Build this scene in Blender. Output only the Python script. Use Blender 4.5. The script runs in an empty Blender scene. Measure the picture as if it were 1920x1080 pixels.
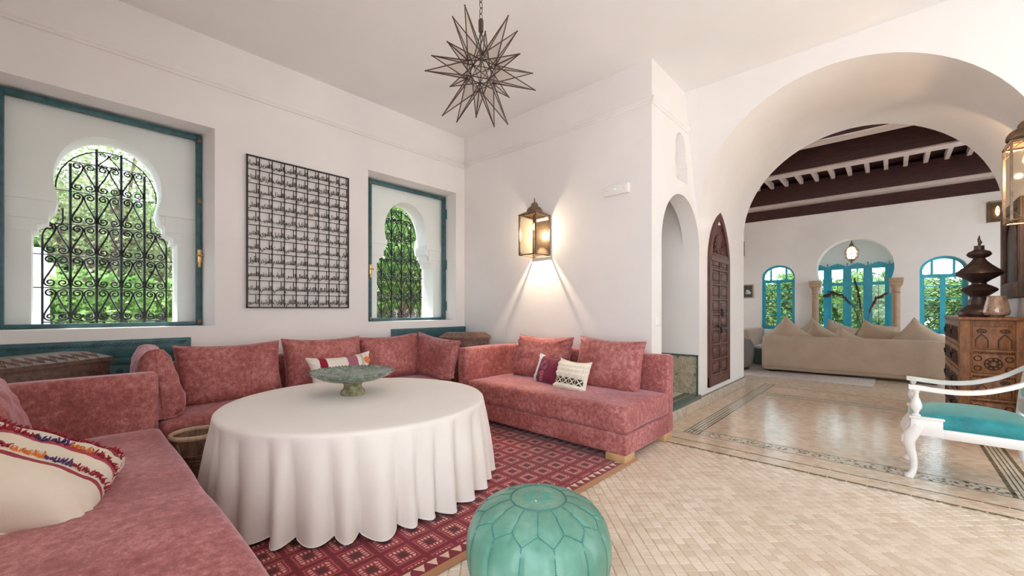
import bpy, bmesh, math, random
from mathutils import Vector, Matrix, noise
import numpy as np
random.seed(7)
R = math.radians
S = bpy.context.scene
COL = S.collection

# ------------------------------------------------------------------ camera
cam_d = bpy.data.cameras.new('camera')
cam = bpy.data.objects.new('camera', cam_d)
COL.objects.link(cam)
cam_d.sensor_width = 36.0
cam_d.lens = 14.394
cam_d.shift_y = 40.0 / 1920.0
cam_d.clip_start = 0.03
cam_d.clip_end = 200
cam.location = (0, 0, 1.25)
cam.rotation_euler = (R(90), 0, R(42.765))
S.camera = cam

# ------------------------------------------------------------------ world, light, exposure
W = bpy.data.worlds.new('sky')
S.world = W
W.use_nodes = True
wn = W.node_tree.nodes
wn['Background'].inputs[0].default_value = (0.80, 0.905, 1.0, 1)
wn['Background'].inputs[1].default_value = 5.0
S.view_settings.view_transform = 'Standard'
S.view_settings.look = 'None'
S.view_settings.gamma = 1
S.view_settings.use_curve_mapping = False
S.view_settings.exposure = 0.10
sun_d = bpy.data.lights.new('sun_offscreen', 'SUN')
sun_d.energy = 13.0
sun_d.color = (1.0, 0.95, 0.88)
sun_d.angle = R(4)
sun = bpy.data.objects.new('sun_offscreen', sun_d)
COL.objects.link(sun)
sun.rotation_euler = (0, R(-18), R(8))       # high sun, leaning from the garden side
try:
    S.cycles.max_bounces = 10
    S.cycles.diffuse_bounces = 6
    S.cycles.transparent_max_bounces = 16
    S.cycles.sample_clamp_indirect = 8
except Exception:
    pass


def lamp(name, loc, col, watt, rad=0.03, parent=None):
    l = bpy.data.lights.new(name, 'POINT')
    l.energy = watt
    l.color = col
    l.shadow_soft_size = rad
    o = bpy.data.objects.new(name, l)
    COL.objects.link(o)
    o.location = loc
    o.parent = parent
    return o

# ------------------------------------------------------------------ materials
MATS = {}


class NT:
    def __init__(s, name):
        s.m = bpy.data.materials.new(name)
        s.m.use_nodes = True
        s.n = s.m.node_tree.nodes
        s.l = s.m.node_tree.links
        s.b = s.n['Principled BSDF']
        s.out = s.n['Material Output']
        MATS[name] = s.m

    def add(s, t, **kw):
        n = s.n.new(t)
        for k, v in kw.items():
            setattr(n, k, v)
        return n

    def link(s, a, b):
        s.l.new(a, b)

    def setin(s, node, key, v):
        i = node.inputs[key]
        if hasattr(v, 'is_linked') or isinstance(v, bpy.types.NodeSocket):
            s.l.new(v, i)
        else:
            i.default_value = v

    def math(s, op, a, b=0.0, c=0.0):
        n = s.add('ShaderNodeMath', operation=op)
        s.setin(n, 0, a)
        s.setin(n, 1, b)
        s.setin(n, 2, c)
        return n.outputs[0]

    def coords(s, kind='Object', scale=(1, 1, 1), rot=(0, 0, 0)):
        t = s.add('ShaderNodeTexCoord')
        src = t.outputs[kind]
        if kind == 'World':
            src = s.add('ShaderNodeNewGeometry').outputs['Position']
        m = s.add('ShaderNodeMapping')
        m.inputs['Scale'].default_value = scale
        m.inputs['Rotation'].default_value = rot
        s.link(src, m.inputs['Vector'])
        return m.outputs[0]

    def pos(s, scale=(1, 1, 1), rot=(0, 0, 0)):
        m = s.add('ShaderNodeMapping')
        m.inputs['Scale'].default_value = scale
        m.inputs['Rotation'].default_value = rot
        s.link(s.add('ShaderNodeNewGeometry').outputs['Position'], m.inputs['Vector'])
        return m.outputs[0]

    def noise(s, vec, scale, detail=4, rough=0.55, out='Fac'):
        n = s.add('ShaderNodeTexNoise')
        n.inputs['Scale'].default_value = scale
        n.inputs['Detail'].default_value = detail
        n.inputs['Roughness'].default_value = rough
        if vec is not None:
            s.link(vec, n.inputs['Vector'])
        return n.outputs[out]

    def ramp(s, fac, stops):
        r = s.add('ShaderNodeValToRGB')
        e = r.color_ramp.elements
        while len(e) > 1:
            e.remove(e[-1])
        e[0].position, e[0].color = stops[0][0], tuple(stops[0][1]) + (1,)
        for p, c in stops[1:]:
            k = e.new(p)
            k.color = tuple(c) + (1,)
        s.setin(r, 'Fac', fac)
        return r.outputs[0]

    def mix(s, f, a, b, mode='MIX'):
        n = s.add('ShaderNodeMix', data_type='RGBA', blend_type=mode)
        s.setin(n, 0, f)
        s.setin(n, 6, a if not isinstance(a, tuple) else a[:3] + (1,))
        s.setin(n, 7, b if not isinstance(b, tuple) else b[:3] + (1,))
        return n.outputs[2]

    def bump(s, h, strength=0.3, dist=0.01):
        n = s.add('ShaderNodeBump')
        n.inputs['Strength'].default_value = strength
        n.inputs['Distance'].default_value = dist
        s.link(h, n.inputs['Height'])
        s.link(n.outputs[0], s.b.inputs['Normal'])
        return n

    def base(s, c):
        s.setin(s.b, 'Base Color', c + (1,) if isinstance(c, tuple) and len(c) == 3 else c)

    def set(s, **kw):
        names = dict(rough='Roughness', metal='Metallic', sheen='Sheen Weight', spec='Specular IOR Level', coat='Coat Weight',
                     trans='Transmission Weight', ior='IOR', alpha='Alpha')
        for k, v in kw.items():
            s.setin(s.b, names[k], v)
        return s


def simple(name, c, rough=0.5, metal=0.0, var=0.12, scale=8, bump=0.0, bscale=40, **kw):
    t = NT(name)
    v = t.pos()
    f = t.noise(v, scale, 4)
    lo = tuple(x * (1 - var) for x in c)
    hi = tuple(min(1, x * (1 + var)) for x in c)
    t.base(t.ramp(f, [(0.3, lo), (0.7, hi)]))
    t.set(rough=rough, metal=metal, **kw)
    if bump:
        t.bump(t.noise(v, bscale, 4), bump, 0.004)
    return t


def plaster(name, c, var=0.035):
    t = simple(name, c, 0.85, 0, var, 1.3)
    v = t.pos()
    a = t.noise(v, 5, 6, 0.6)
    t.bump(a, 0.22, 0.012)
    return t


plaster('plaster_white', (0.80, 0.765, 0.75))
plaster('plaster_ceiling', (0.84, 0.82, 0.81), 0.02)
plaster('plaster_far', (0.81, 0.765, 0.735), 0.05)
plaster('plaster_exterior', (0.88, 0.87, 0.86), 0.02)


def velvet(name, dark, mid, light, sc=1.0):
    t = NT(name)
    v = t.pos()
    big = t.noise(v, 2.4 * sc, 4, 0.6)
    a = t.noise(v, 24.0 * sc, 12, 0.8)
    b = t.noise(t.pos((160, 160, 40)), 1.0, 3, 0.6)
    f = t.math('ADD', t.math('ADD', t.math('MULTIPLY', a, 0.62), t.math('MULTIPLY', big, 0.24)), t.math('MULTIPLY', b, 0.14))
    t.base(t.ramp(f, [(0.38, dark), (0.49, mid), (0.555, light), (0.64, tuple(min(1, x * 1.35 + .05) for x in light))]))
    t.set(rough=0.6, sheen=0.75, spec=0.25)
    t.b.inputs['Sheen Roughness'].default_value = 0.3
    t.b.inputs['Sheen Tint'].default_value = (1.0, 0.70, 0.82, 1)
    t.bump(t.math('ADD', t.noise(v, 3.5, 3), t.math('MULTIPLY', a, 0.16)), 0.3, 0.02)
    return t


velvet('velvet_rose', (0.203, 0.055, 0.049), (0.357, 0.107, 0.097), (0.483, 0.19, 0.18), 1.1)


def linen(name, c, var=0.08, bs=0.25):
    t = NT(name)
    a = t.noise(t.pos((180, 180, 180)), 1, 2)
    b = t.noise(t.pos(), 4, 4)
    f = t.math('ADD', t.math('MULTIPLY', a, 0.5), t.math('MULTIPLY', b, 0.5))
    t.base(t.ramp(f, [(0.3, tuple(x * (1 - var) for x in c)), (0.7, tuple(min(1, x * (1 + var)) for x in c))]))
    t.set(rough=0.85, sheen=0.2, spec=0.2)
    t.bump(a, bs, 0.002)
    return t


linen('cloth_white', (0.82, 0.755, 0.695), 0.03)
linen('cloth_cream', (0.74, 0.66, 0.54), 0.06)
linen('cloth_beige', (0.45, 0.345, 0.255), 0.14)
linen('cloth_beige_dark', (0.40, 0.30, 0.215), 0.12)
linen('cloth_grey', (0.17, 0.15, 0.13), 0.1)
linen('cloth_green', (0.10, 0.15, 0.14), 0.12)
linen('cloth_lilac', (0.62, 0.60, 0.66), 0.05)
linen('cloth_shag', (0.86, 0.78, 0.66), 0.05)
simple('yarn_red', (0.33, 0.02, 0.035), 0.9, var=0.3, scale=60)
simple('yarn_orange', (0.72, 0.23, 0.05), 0.9, var=0.3, scale=60)
simple('yarn_violet', (0.09, 0.04, 0.15), 0.9, var=0.3, scale=60)
simple('carpet_pale', (0.52, 0.46, 0.42), 0.95, var=0.25, scale=30, bump=0.4, bscale=120)

simple('iron_black', (0.022, 0.020, 0.026), 0.45, 0.6, 0.2)
simple('iron_brown', (0.030, 0.019, 0.017), 0.5, 0.3, 0.3, 40)
simple('brass_dark', (0.075, 0.045, 0.034), 0.45, 0.35, 0.3, 30)
simple('brass_lantern', (0.22, 0.145, 0.095), 0.4, 0.8, 0.3, 30)
simple('brass', (0.70, 0.47, 0.20), 0.3, 0.9, 0.2, 30)
simple('metal_vase', (0.055, 0.034, 0.032), 0.38, 0.45, 0.35, 20)
simple('paint_teal', (0.032, 0.105, 0.122), 0.42, 0, 0.3, 14, 0.12, 60)
simple('paint_blue', (0.016, 0.37, 0.50), 0.35, 0, 0.12, 6)
simple('paint_white', (0.80, 0.775, 0.75), 0.3, 0, 0.03, 6, coat=0.3)
simple('plastic_white', (0.84, 0.80, 0.77), 0.4, 0, 0.01)
simple('wood_pale', (0.55, 0.34, 0.17), 0.5, 0, 0.15, 10)
simple('stone_base', (0.52, 0.44, 0.35), 0.5, 0, 0.25, 18, 0.2, 60)
simple('stone_column', (0.43, 0.29, 0.18), 0.6, 0, 0.15, 10)
simple('tile_green', (0.07, 0.12, 0.105), 0.25, 0, 0.35, 30)
simple('tile_dark', (0.16, 0.14, 0.095), 0.22, 0, 0.45, 30)
simple('tile_cream', (0.62, 0.54, 0.43), 0.22, 0, 0.2, 30)
simple('grout', (0.56, 0.45, 0.34), 0.8, 0, 0.2, 20)
simple('earth', (0.16, 0.11, 0.075), 0.95, 0, 0.4, 3, 0.4, 10)
simple('stone_bounce', (0.70, 0.69, 0.67), 0.8, 0, 0.05, 3)  # kept pale so the added paving bounces light to the ceiling
simple('stone_garden', (0.42, 0.38, 0.36), 0.9, 0, 0.25, 6, 0.4, 25)
simple('bark', (0.14, 0.095, 0.07), 0.9, 0, 0.4, 12, 0.5, 40)
simple('plume', (0.055, 0.035, 0.026), 0.9, 0, 0.5, 30)
simple('plume_tan', (0.15, 0.075, 0.035), 0.9, 0, 0.4, 30)
simple('picture_dark', (0.05, 0.06, 0.065), 0.6, 0, 0.4, 12)
simple('picture_pale', (0.6, 0.58, 0.5), 0.6, 0, 0.2, 12)


def wood(name, dark, light, rough=0.45, scl=(3, 22, 22)):
    t = NT(name)
    v = t.pos(scl)
    a = t.noise(v, 1.6, 7, 0.65)
    g = t.noise(t.pos((90, 90, 90)), 1, 3)
    t.base(t.ramp(t.math('ADD', t.math('MULTIPLY', a, 0.8), t.math('MULTIPLY', g, 0.2)), [(0.32, dark), (0.68, light)]))
    t.set(rough=rough, spec=0.4)
    t.bump(a, 0.35, 0.004)
    return t


wood('wood_chest', (0.055, 0.028, 0.020), (0.20, 0.115, 0.085), 0.5)
wood('wood_chest_warm', (0.075, 0.030, 0.020), (0.24, 0.12, 0.085), 0.5)
wood('wood_door', (0.040, 0.014, 0.011), (0.16, 0.062, 0.045), 0.4, (22, 22, 4))
wood('wood_beam', (0.020, 0.006, 0.006), (0.075, 0.023, 0.020), 0.6, (3, 22, 22))
wood('wood_soffit', (0.42, 0.33, 0.31), (0.68, 0.57, 0.54), 0.7, (3, 22, 22))
wood('wood_dresser', (0.10, 0.036, 0.012), (0.36, 0.155, 0.055), 0.45, (18, 18, 5))
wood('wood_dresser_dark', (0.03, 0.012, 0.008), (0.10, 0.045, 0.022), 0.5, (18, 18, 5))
wood('wood_panel', (0.030, 0.016, 0.013), (0.11, 0.062, 0.050), 0.5, (18, 18, 5))
wood('wood_stool', (0.10, 0.05, 0.03), (0.32, 0.19, 0.12), 0.55, (22, 22, 6))
wood('wood_stool_rim', (0.45, 0.30, 0.19), (0.70, 0.53, 0.38), 0.5, (22, 22, 6))


def glass(name, tint=(1, 1, 1), gloss=0.10, rough=0.02, alpha_tint=None):
    t = NT(name)
    tr = t.add('ShaderNodeBsdfTransparent')
    tr.inputs[0].default_value = tint + (1,)
    gl = t.add('ShaderNodeBsdfGlossy')
    gl.inputs['Roughness'].default_value = rough
    lw = t.add('ShaderNodeLayerWeight')
    lw.inputs[0].default_value = 0.25
    f = t.math('MULTIPLY', lw.outputs['Fresnel'], gloss * 4)
    f = t.math('ADD', f, gloss * 0.25)
    mx = t.add('ShaderNodeMixShader')
    t.link(f, mx.inputs[0])
    t.link(tr.outputs[0], mx.inputs[1])
    t.link(gl.outputs[0], mx.inputs[2])
    t.link(mx.outputs[0], t.out.inputs[0])
    t.n.remove(t.b)
    return t


glass('glass_clear', (0.975, 0.99, 0.985), 0.008)
glass('glass_star', (0.975, 0.968, 0.96), 0.04, 0.1)
glass('glass_lantern', (0.97, 0.95, 0.90), 0.012, 0.12)
glass('glass_leaded', (0.90, 0.96, 0.96), 0.10, 0.1)


def glow(name, c, s):
    t = NT(name)
    e = t.add('ShaderNodeEmission')
    e.inputs[0].default_value = c + (1,)
    e.inputs[1].default_value = s
    t.link(e.outputs[0], t.out.inputs[0])
    t.n.remove(t.b)


glow('bulb_warm', (1, 0.78, 0.52), 3.2)
glow('led_green', (0.35, 1, 0.45), 1.6)

# ceramic glaze, leather, foliage, rug, floor tiles, zellige
t = NT('glaze_green')
a = t.noise(t.pos(), 30, 6, 0.7)
t.base(t.ramp(a, [(0.3, (0.05, 0.085, 0.06)), (0.5, (0.15, 0.20, 0.155)), (0.7, (0.36, 0.40, 0.35))]))
t.set(rough=0.16, coat=0.4)
t.bump(t.noise(t.pos(), 55, 5), 0.5, 0.006)
simple('glaze_foot', (0.26, 0.24, 0.13), 0.25, 0, 0.5, 25, 0.3, 40)

t = NT('mercury_glass')
a = t.noise(t.pos((40, 40, 14)), 2, 6, 0.7)
t.base(t.ramp(a, [(0.3, (0.20, 0.115, 0.08)), (0.7, (0.62, 0.47, 0.38))]))
t.set(rough=0.22, metal=0.55)
t.bump(a, 0.4, 0.004)

t = NT('leather_green')
a = t.noise(t.pos(), 4, 5, 0.6)
b = t.noise(t.pos(), 45, 4)
t.base(t.ramp(a, [(0.32, (0.075, 0.22, 0.16)), (0.52, (0.12, 0.29, 0.215)), (0.7, (0.24, 0.41, 0.33))]))
t.set(rough=0.36, coat=0.12)
t.bump(t.math('ADD', t.noise(t.pos(), 9, 4), t.math('MULTIPLY', b, 0.15)), 0.3, 0.012)
simple('leather_seam', (0.035, 0.15, 0.125), 0.5, 0, 0.2)
simple('leather_stitch', (0.10, 0.36, 0.30), 0.5, 0, 0.2)

t = NT('velvet_teal')
a = t.noise(t.pos(), 12, 6, 0.6)
t.base(t.ramp(a, [(0.35, (0.008, 0.17, 0.20)), (0.65, (0.02, 0.29, 0.31))]))
t.set(rough=0.5, sheen=0.7, spec=0.3)
t.b.inputs['Sheen Tint'].default_value = (0.65, 1, 0.9, 1)
t.bump(t.noise(t.pos(), 120, 2), 0.2, 0.002)


def leaf(name, a, b, c):
    t = NT(name)
    f = t.noise(t.pos(), 2.3, 5, 0.7)
    g = t.noise(t.pos(), 31, 2)
    col = t.ramp(t.math('ADD', t.math('MULTIPLY', f, 0.6), t.math('MULTIPLY', g, 0.4)), [(0.35, a), (0.5, b), (0.63, c)])
    t.base(col)
    t.set(rough=0.5, spec=0.3)
    tr = t.add('ShaderNodeBsdfTranslucent')
    t.link(col, tr.inputs[0])
    mx = t.add('ShaderNodeMixShader')
    mx.inputs[0].default_value = 0.4
    t.link(t.b.outputs[0], mx.inputs[1])
    t.link(tr.outputs[0], mx.inputs[2])
    t.link(mx.outputs[0], t.out.inputs[0])


leaf('leaf_bright', (0.055, 0.135, 0.035), (0.155, 0.29, 0.075), (0.38, 0.50, 0.20))
leaf('leaf_mid', (0.025, 0.10, 0.03), (0.09, 0.23, 0.06), (0.26, 0.40, 0.13))
leaf('leaf_dry', (0.13, 0.16, 0.08), (0.30, 0.36, 0.18), (0.55, 0.58, 0.38))

# rug: red field with squared medallions and a border along its edge (object coordinates, metres)
t = NT('rug_red')
tc = t.add('ShaderNodeTexCoord')
sp = t.add('ShaderNodeSeparateXYZ')
t.link(tc.outputs['Object'], sp.inputs[0])
nz = t.noise(tc.outputs['Object'], 26, 3)
wob = t.math('MULTIPLY', t.math('SUBTRACT', nz, 0.5), 0.012)
px = t.math('ADD', sp.outputs[0], wob)
py = t.math('ADD', sp.outputs[1], wob)
P = 0.165
fx = t.math('SUBTRACT', t.math('FRACT', t.math('DIVIDE', px, P)), 0.5)
fy = t.math('SUBTRACT', t.math('FRACT', t.math('DIVIDE', py, P)), 0.5)
ax, ay = t.math('ABSOLUTE', fx), t.math('ABSOLUTE', fy)
r = t.math('MAXIMUM', ax, ay)
tang = t.math('MINIMUM', ax, ay)
dash = t.math('GREATER_THAN', t.math('FRACT', t.math('ADD', t.math('MULTIPLY', tang, 8.5), .72)), 0.42)
ring = t.math('MULTIPLY', t.math('GREATER_THAN', r, 0.19), t.math('LESS_THAN', r, 0.315))
cream = t.math('MULTIPLY', ring, dash)
lattice = t.math('GREATER_THAN', r, 0.44)
dots = t.math('MULTIPLY', t.math('COMPARE', r, 0.385, 0.012),
              t.math('GREATER_THAN', t.math('FRACT', t.math('MULTIPLY', t.math('ADD', ax, ay), 26)), 0.5))
field = t.ramp(t.noise(tc.outputs['Object'], 2.2, 6, 0.7), [(0.3, (0.17, 0.008, 0.016)), (0.55, (0.31, 0.014, 0.036)), (0.75, (0.40, 0.035, 0.065))])
c1 = t.mix(lattice, field, (0.17, 0.012, 0.022))
centre = t.math('LESS_THAN', r, 0.13)
c1 = t.mix(centre, c1, (0.075, 0.02, 0.015))
fade = t.math('MULTIPLY', cream, t.ramp(t.noise(tc.outputs['Object'], 60, 2), [(0.30, (0.35, 0.35, 0.35)), (0.55, (1, 1, 1))]))
c1 = t.mix(fade, c1, (0.66, 0.40, 0.31))
c1 = t.mix(dots, c1, (0.52, 0.27, 0.20))
# border strip near local x = 0 (the free edge), x grows inwards
inb = t.math('LESS_THAN', sp.outputs[0], 0.125)
q = t.math('FRACT', t.math('DIVIDE', py, 0.075))
tri = t.math('LESS_THAN', t.math('ABSOLUTE', t.math('SUBTRACT', q, 0.5)), t.math('MULTIPLY', t.math('SUBTRACT', px, 0.052), 7.5))
tri = t.math('MULTIPLY', tri, t.math('LESS_THAN', px, 0.105))
bord = t.mix(tri, (0.20, 0.02, 0.03), (0.72, 0.48, 0.36))
c1 = t.mix(inb, c1, bord)
edge = t.math('LESS_THAN', sp.outputs[0], 0.045)
c1 = t.mix(edge, c1, (0.42, 0.20, 0.095))
t.base(c1)
t.set(rough=0.95, spec=0.1, sheen=0.2)
t.bump(t.noise(t.coords('Object', (1, 1, 1)), 260, 2), 0.5, 0.004)


def tile_mat(name, a, b, c, rough, size, line=False):
    t = NT(name)
    v = t.pos((1, 1, 1), (0, 0, R(45)))
    sc = t.add('ShaderNodeVectorMath', operation='SCALE')
    sc.inputs['Scale'].default_value = 1 / size
    t.link(v, sc.inputs[0])
    fl = t.add('ShaderNodeVectorMath', operation='FLOOR')
    t.link(sc.outputs[0], fl.inputs[0])
    wnz = t.add('ShaderNodeTexWhiteNoise', noise_dimensions='2D')
    t.link(fl.outputs[0], wnz.inputs['Vector'])
    big = t.noise(t.pos(), 1.1, 4, 0.6)
    fine = t.noise(t.pos(), 70, 4)
    f = t.math('ADD', t.math('ADD', t.math('MULTIPLY', wnz.outputs['Value'], 0.38), t.math('MULTIPLY', big, 0.42)), t.math('MULTIPLY', fine, 0.2))
    col = t.ramp(f, [(0.28, a), (0.5, b), (0.75, c)])
    ht = t.math('ADD', t.math('MULTIPLY', wnz.outputs['Value'], 0.15), t.math('MULTIPLY', t.noise(t.pos(), 22, 3), 0.6))
    if line:
        fr = t.add('ShaderNodeVectorMath', operation='FRACTION')
        t.link(sc.outputs[0], fr.inputs[0])
        s2 = t.add('ShaderNodeSeparateXYZ')
        t.link(fr.outputs[0], s2.inputs[0])
        e = t.math('MAXIMUM', t.math('ABSOLUTE', t.math('SUBTRACT', s2.outputs[0], 0.5)), t.math('ABSOLUTE', t.math('SUBTRACT', s2.outputs[1], 0.5)))
        g = t.math('GREATER_THAN', e, 0.468)
        col = t.mix(t.math('MULTIPLY', g, 0.45), col, (0.40, 0.31, 0.22))
        ht = t.math('SUBTRACT', ht, t.math('MULTIPLY', g, 0.5))
    t.base(col)
    t.set(rough=rough, spec=0.5)
    t.bump(ht, 0.65 if line else 0.35, 0.006)
    return t


tile_mat('tile_floor', (0.62, 0.49, 0.37), (0.70, 0.575, 0.455), (0.78, 0.665, 0.55), 0.28, 0.0565)
tile_mat('tile_floor_fine', (0.58, 0.43, 0.305), (0.67, 0.525, 0.39), (0.75, 0.615, 0.48), 0.13, 0.05, True)

t = NT('zellige_wall')
vo = t.add('ShaderNodeTexVoronoi', feature='DISTANCE_TO_EDGE')
vo.inputs['Scale'].default_value = 22
v = t.pos()
t.link(v, vo.inputs['Vector'])
vc = t.add('ShaderNodeTexVoronoi')
vc.inputs['Scale'].default_value = 22
t.link(v, vc.inputs['Vector'])
k = t.ramp(vc.outputs['Color'], [(0.2, (0.30, 0.26, 0.18)), (0.6, (0.42, 0.36, 0.26)), (0.9, (0.16, 0.14, 0.11))])
t.base(t.mix(t.math('LESS_THAN', vo.outputs['Distance'], 0.04), k, (0.50, 0.45, 0.34)))
t.set(rough=0.35)


def stripe_cushion(name, ground, bands, mode='Y'):
    """flat woven stripes by the cushion's own coordinates"""
    t = NT(name)
    tc = t.add('ShaderNodeTexCoord')
    sp = t.add('ShaderNodeSeparateXYZ')
    t.link(tc.outputs['Object'], sp.inputs[0])
    x = sp.outputs[1 if mode == 'Y' else 0]
    x = t.math('ADD', x, t.math('MULTIPLY', t.math('SUBTRACT', t.noise(tc.outputs['Object'], 40, 2), 0.5), 0.006))
    col = ground
    for (p, w, c) in bands:
        col = t.mix(t.math('COMPARE', x, p, w), col, c)
    t.base(col if not isinstance(col, tuple) else col)
    t.set(rough=0.85, sheen=0.2, spec=0.15)
    t.bump(t.noise(t.pos((150, 150, 150)), 1, 2), 0.3, 0.003)
    return t


stripe_cushion('kilim_cream', (0.72, 0.63, 0.51), [(-0.055, 0.010, (0.30, 0.03, 0.05)), (0.075, 0.013, (0.42, 0.05, 0.08)), (0.175, 0.012, (0.30, 0.03, 0.05))])
stripe_cushion('kilim_back', (0.76, 0.69, 0.62), [(-0.185, 0.035, (0.26, 0.012, 0.03)), (0.10, 0.05, (0.36, 0.12, 0.17)), (0.20, 0.012, (0.52, 0.42, 0.44))], 'X')
stripe_cushion('cushion_maroon', (0.17, 0.018, 0.045), [(-0.165, 0.045, (0.60, 0.58, 0.64))], 'X')
# black and cream geometric band
t = NT('band_geo')
tc = t.add('ShaderNodeTexCoord')
sp = t.add('ShaderNodeSeparateXYZ')
t.link(tc.outputs['Object'], sp.inputs[0])
u = t.math('SUBTRACT', t.math('FRACT', t.math('DIVIDE', t.math('ADD', sp.outputs[0], 0.5), 0.075)), 0.5)
vv = t.math('DIVIDE', sp.outputs[1], 0.075)
d1 = t.math('ABSOLUTE', t.math('SUBTRACT', t.math('ABSOLUTE', u), t.math('ABSOLUTE', t.math('ADD', vv, 0.85))))
xx = t.math('LESS_THAN', d1, 0.10)
bars = t.math('GREATER_THAN', t.math('ABSOLUTE', u), 0.45)
t.base(t.mix(t.math('MAXIMUM', xx, bars), (0.025, 0.02, 0.02), (0.72, 0.64, 0.52)))
t.set(rough=0.9)

# ------------------------------------------------------------------ mesh helpers


class MB:
    """collects geometry; o is subtracted when the mesh is made"""

    def __init__(s, o=(0, 0, 0)):
        s.v, s.f, s.o = [], [], Vector(o)

    def add(s, vs, fs):
        n = len(s.v)
        s.v += [tuple(v) for v in vs]
        s.f += [tuple(i + n for i in f) for f in fs]
        return s

    def quad(s, a, b, c, d):
        return s.add([a, b, c, d], [(0, 1, 2, 3)])

    def box(s, x0, y0, z0, x1, y1, z1):
        v = [(x, y, z) for z in (z0, z1) for y in (y0, y1) for x in (x0, x1)]
        return s.add(v, [(0, 2, 3, 1), (4, 5, 7, 6), (0, 1, 5, 4), (2, 6, 7, 3), (0, 4, 6, 2), (1, 3, 7, 5)])

    def bbox(s, x0, y0, z0, x1, y1, z1, r=0.005, seg=2):
        """bevelled box"""
        bm = bmesh.new()
        bmesh.ops.create_cube(bm, size=1)
        for v in bm.verts:
            v.co = Vector(((x0 + x1) / 2 + v.co.x * (x1 - x0), (y0 + y1) / 2 + v.co.y * (y1 - y0), (z0 + z1) / 2 + v.co.z * (z1 - z0)))
        bmesh.ops.bevel(bm, geom=bm.edges[:], offset=r, segments=seg, profile=0.5, affect='EDGES')
        bm.verts.index_update()
        s.add([v.co[:] for v in bm.verts], [[v.index for v in f.verts] for f in bm.faces])
        bm.free()
        return s

    def softbox(s, x0, y0, z0, x1, y1, z1, r=0.04, crown=0.0, nz=0.0, seed=0, n=9):
        """upholstered block: rounded edges, a crowned top, slight unevenness"""
        lo, hi = Vector((x0, y0, z0)), Vector((x1, y1, z1))
        size = hi - lo
        r = min(r, min(size) * 0.49)

        def ax(a, b):
            e = [a, a + r * 0.15, a + r * 0.5, a + r]
            m = [a + r + (b - a - 2 * r) * i / n for i in range(1, n)]
            return e + m + [b - r, b - r * 0.5, b - r * 0.15, b]
        A = [ax(lo[i], hi[i]) for i in range(3)]
        idx, vs, fs = {}, [], []

        def vert(p):
            k = tuple(round(c, 6) for c in p)
            if k in idx:
                return idx[k]
            q = Vector(p)
            inn = Vector([min(max(q[i], lo[i] + r), hi[i] - r) for i in range(3)])
            d = q - inn
            if d.length > 1e-9:
                d = d.normalized()
                q = inn + d * r
            cu = 1 - (2 * (q.x - lo.x) / size.x - 1) ** 2
            cv = 1 - (2 * (q.y - lo.y) / size.y - 1) ** 2
            cw = 1 - (2 * (q.z - lo.z) / size.z - 1) ** 2
            if crown and d.z > 0.3:
                q.z += crown * max(0, cu) ** 0.5 * max(0, cv) ** 0.5
            if nz:
                q += d * nz * noise.noise(q * 3.1 + Vector((seed, 0, 0)))
            idx[k] = len(vs)
            vs.append(q[:])
            return idx[k]
        for a in range(3):
            b, c = (a + 1) % 3, (a + 2) % 3
            for side in (0, 1):
                w = (lo if side == 0 else hi)[a]
                for i in range(len(A[b]) - 1):
                    for j in range(len(A[c]) - 1):
                        q = []
                        for di, dj in ((0, 0), (1, 0), (1, 1), (0, 1)):
                            p = [0, 0, 0]
                            p[a], p[b], p[c] = w, A[b][i + di], A[c][j + dj]
                            q.append(vert(p))
                        if len(set(q)) == 4:
                            fs.append(q if side else q[::-1])
        return s.add(vs, fs)

    def tube(s, pts, rad, n=6, closed=False, cap=True):
        pts = [Vector(p) for p in pts]
        m = len(pts)
        rs = rad if isinstance(rad, (list, tuple)) else [rad] * m
        vs, fs = [], []
        prev = None
        for i, p in enumerate(pts):
            if closed:
                d = pts[(i + 1) % m] - pts[i - 1]
            else:
                d = pts[min(i + 1, m - 1)] - pts[max(i - 1, 0)]
            d = d.normalized() if d.length > 1e-9 else Vector((0, 0, 1))
            if prev is None:
                up = Vector((0, 0, 1)) if abs(d.z) < 0.9 else Vector((1, 0, 0))
                x = d.cross(up).normalized()
            else:
                x = (prev - d * prev.dot(d))
                x = x.normalized() if x.length > 1e-6 else d.orthogonal().normalized()
            prev = x
            y = d.cross(x)
            for k in range(n):
                a = 2 * math.pi * k / n
                vs.append(p + (x * math.cos(a) + y * math.sin(a)) * rs[i])
        for i in range(m if closed else m - 1):
            for k in range(n):
                a, b = i * n + k, i * n + (k + 1) % n
                j = (i + 1) % m
                fs.append((a, b, j * n + (k + 1) % n, j * n + k))
        if cap and not closed:
            fs.append(tuple(range(n))[::-1])
            fs.append(tuple((m - 1) * n + k for k in range(n)))
        return s.add(vs, fs)

    def lathe(s, prof, n=32, c=(0, 0, 0), squash=(1, 1)):
        """prof: (r, z) from bottom to top"""
        vs, fs = [], []
        m = len(prof)
        for r_, z in prof:
            for k in range(n):
                a = 2 * math.pi * k / n
                vs.append((c[0] + r_ * math.cos(a) * squash[0], c[1] + r_ * math.sin(a) * squash[1], c[2] + z))
        for i in range(m - 1):
            for k in range(n):
                fs.append((i * n + k, i * n + (k + 1) % n, (i + 1) * n + (k + 1) % n, (i + 1) * n + k))
        if prof[0][0] > 1e-4:
            fs.append(tuple(range(n))[::-1])
        if prof[-1][0] > 1e-4:
            fs.append(tuple((m - 1) * n + k for k in range(n)))
        return s.add(vs, fs)

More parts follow.
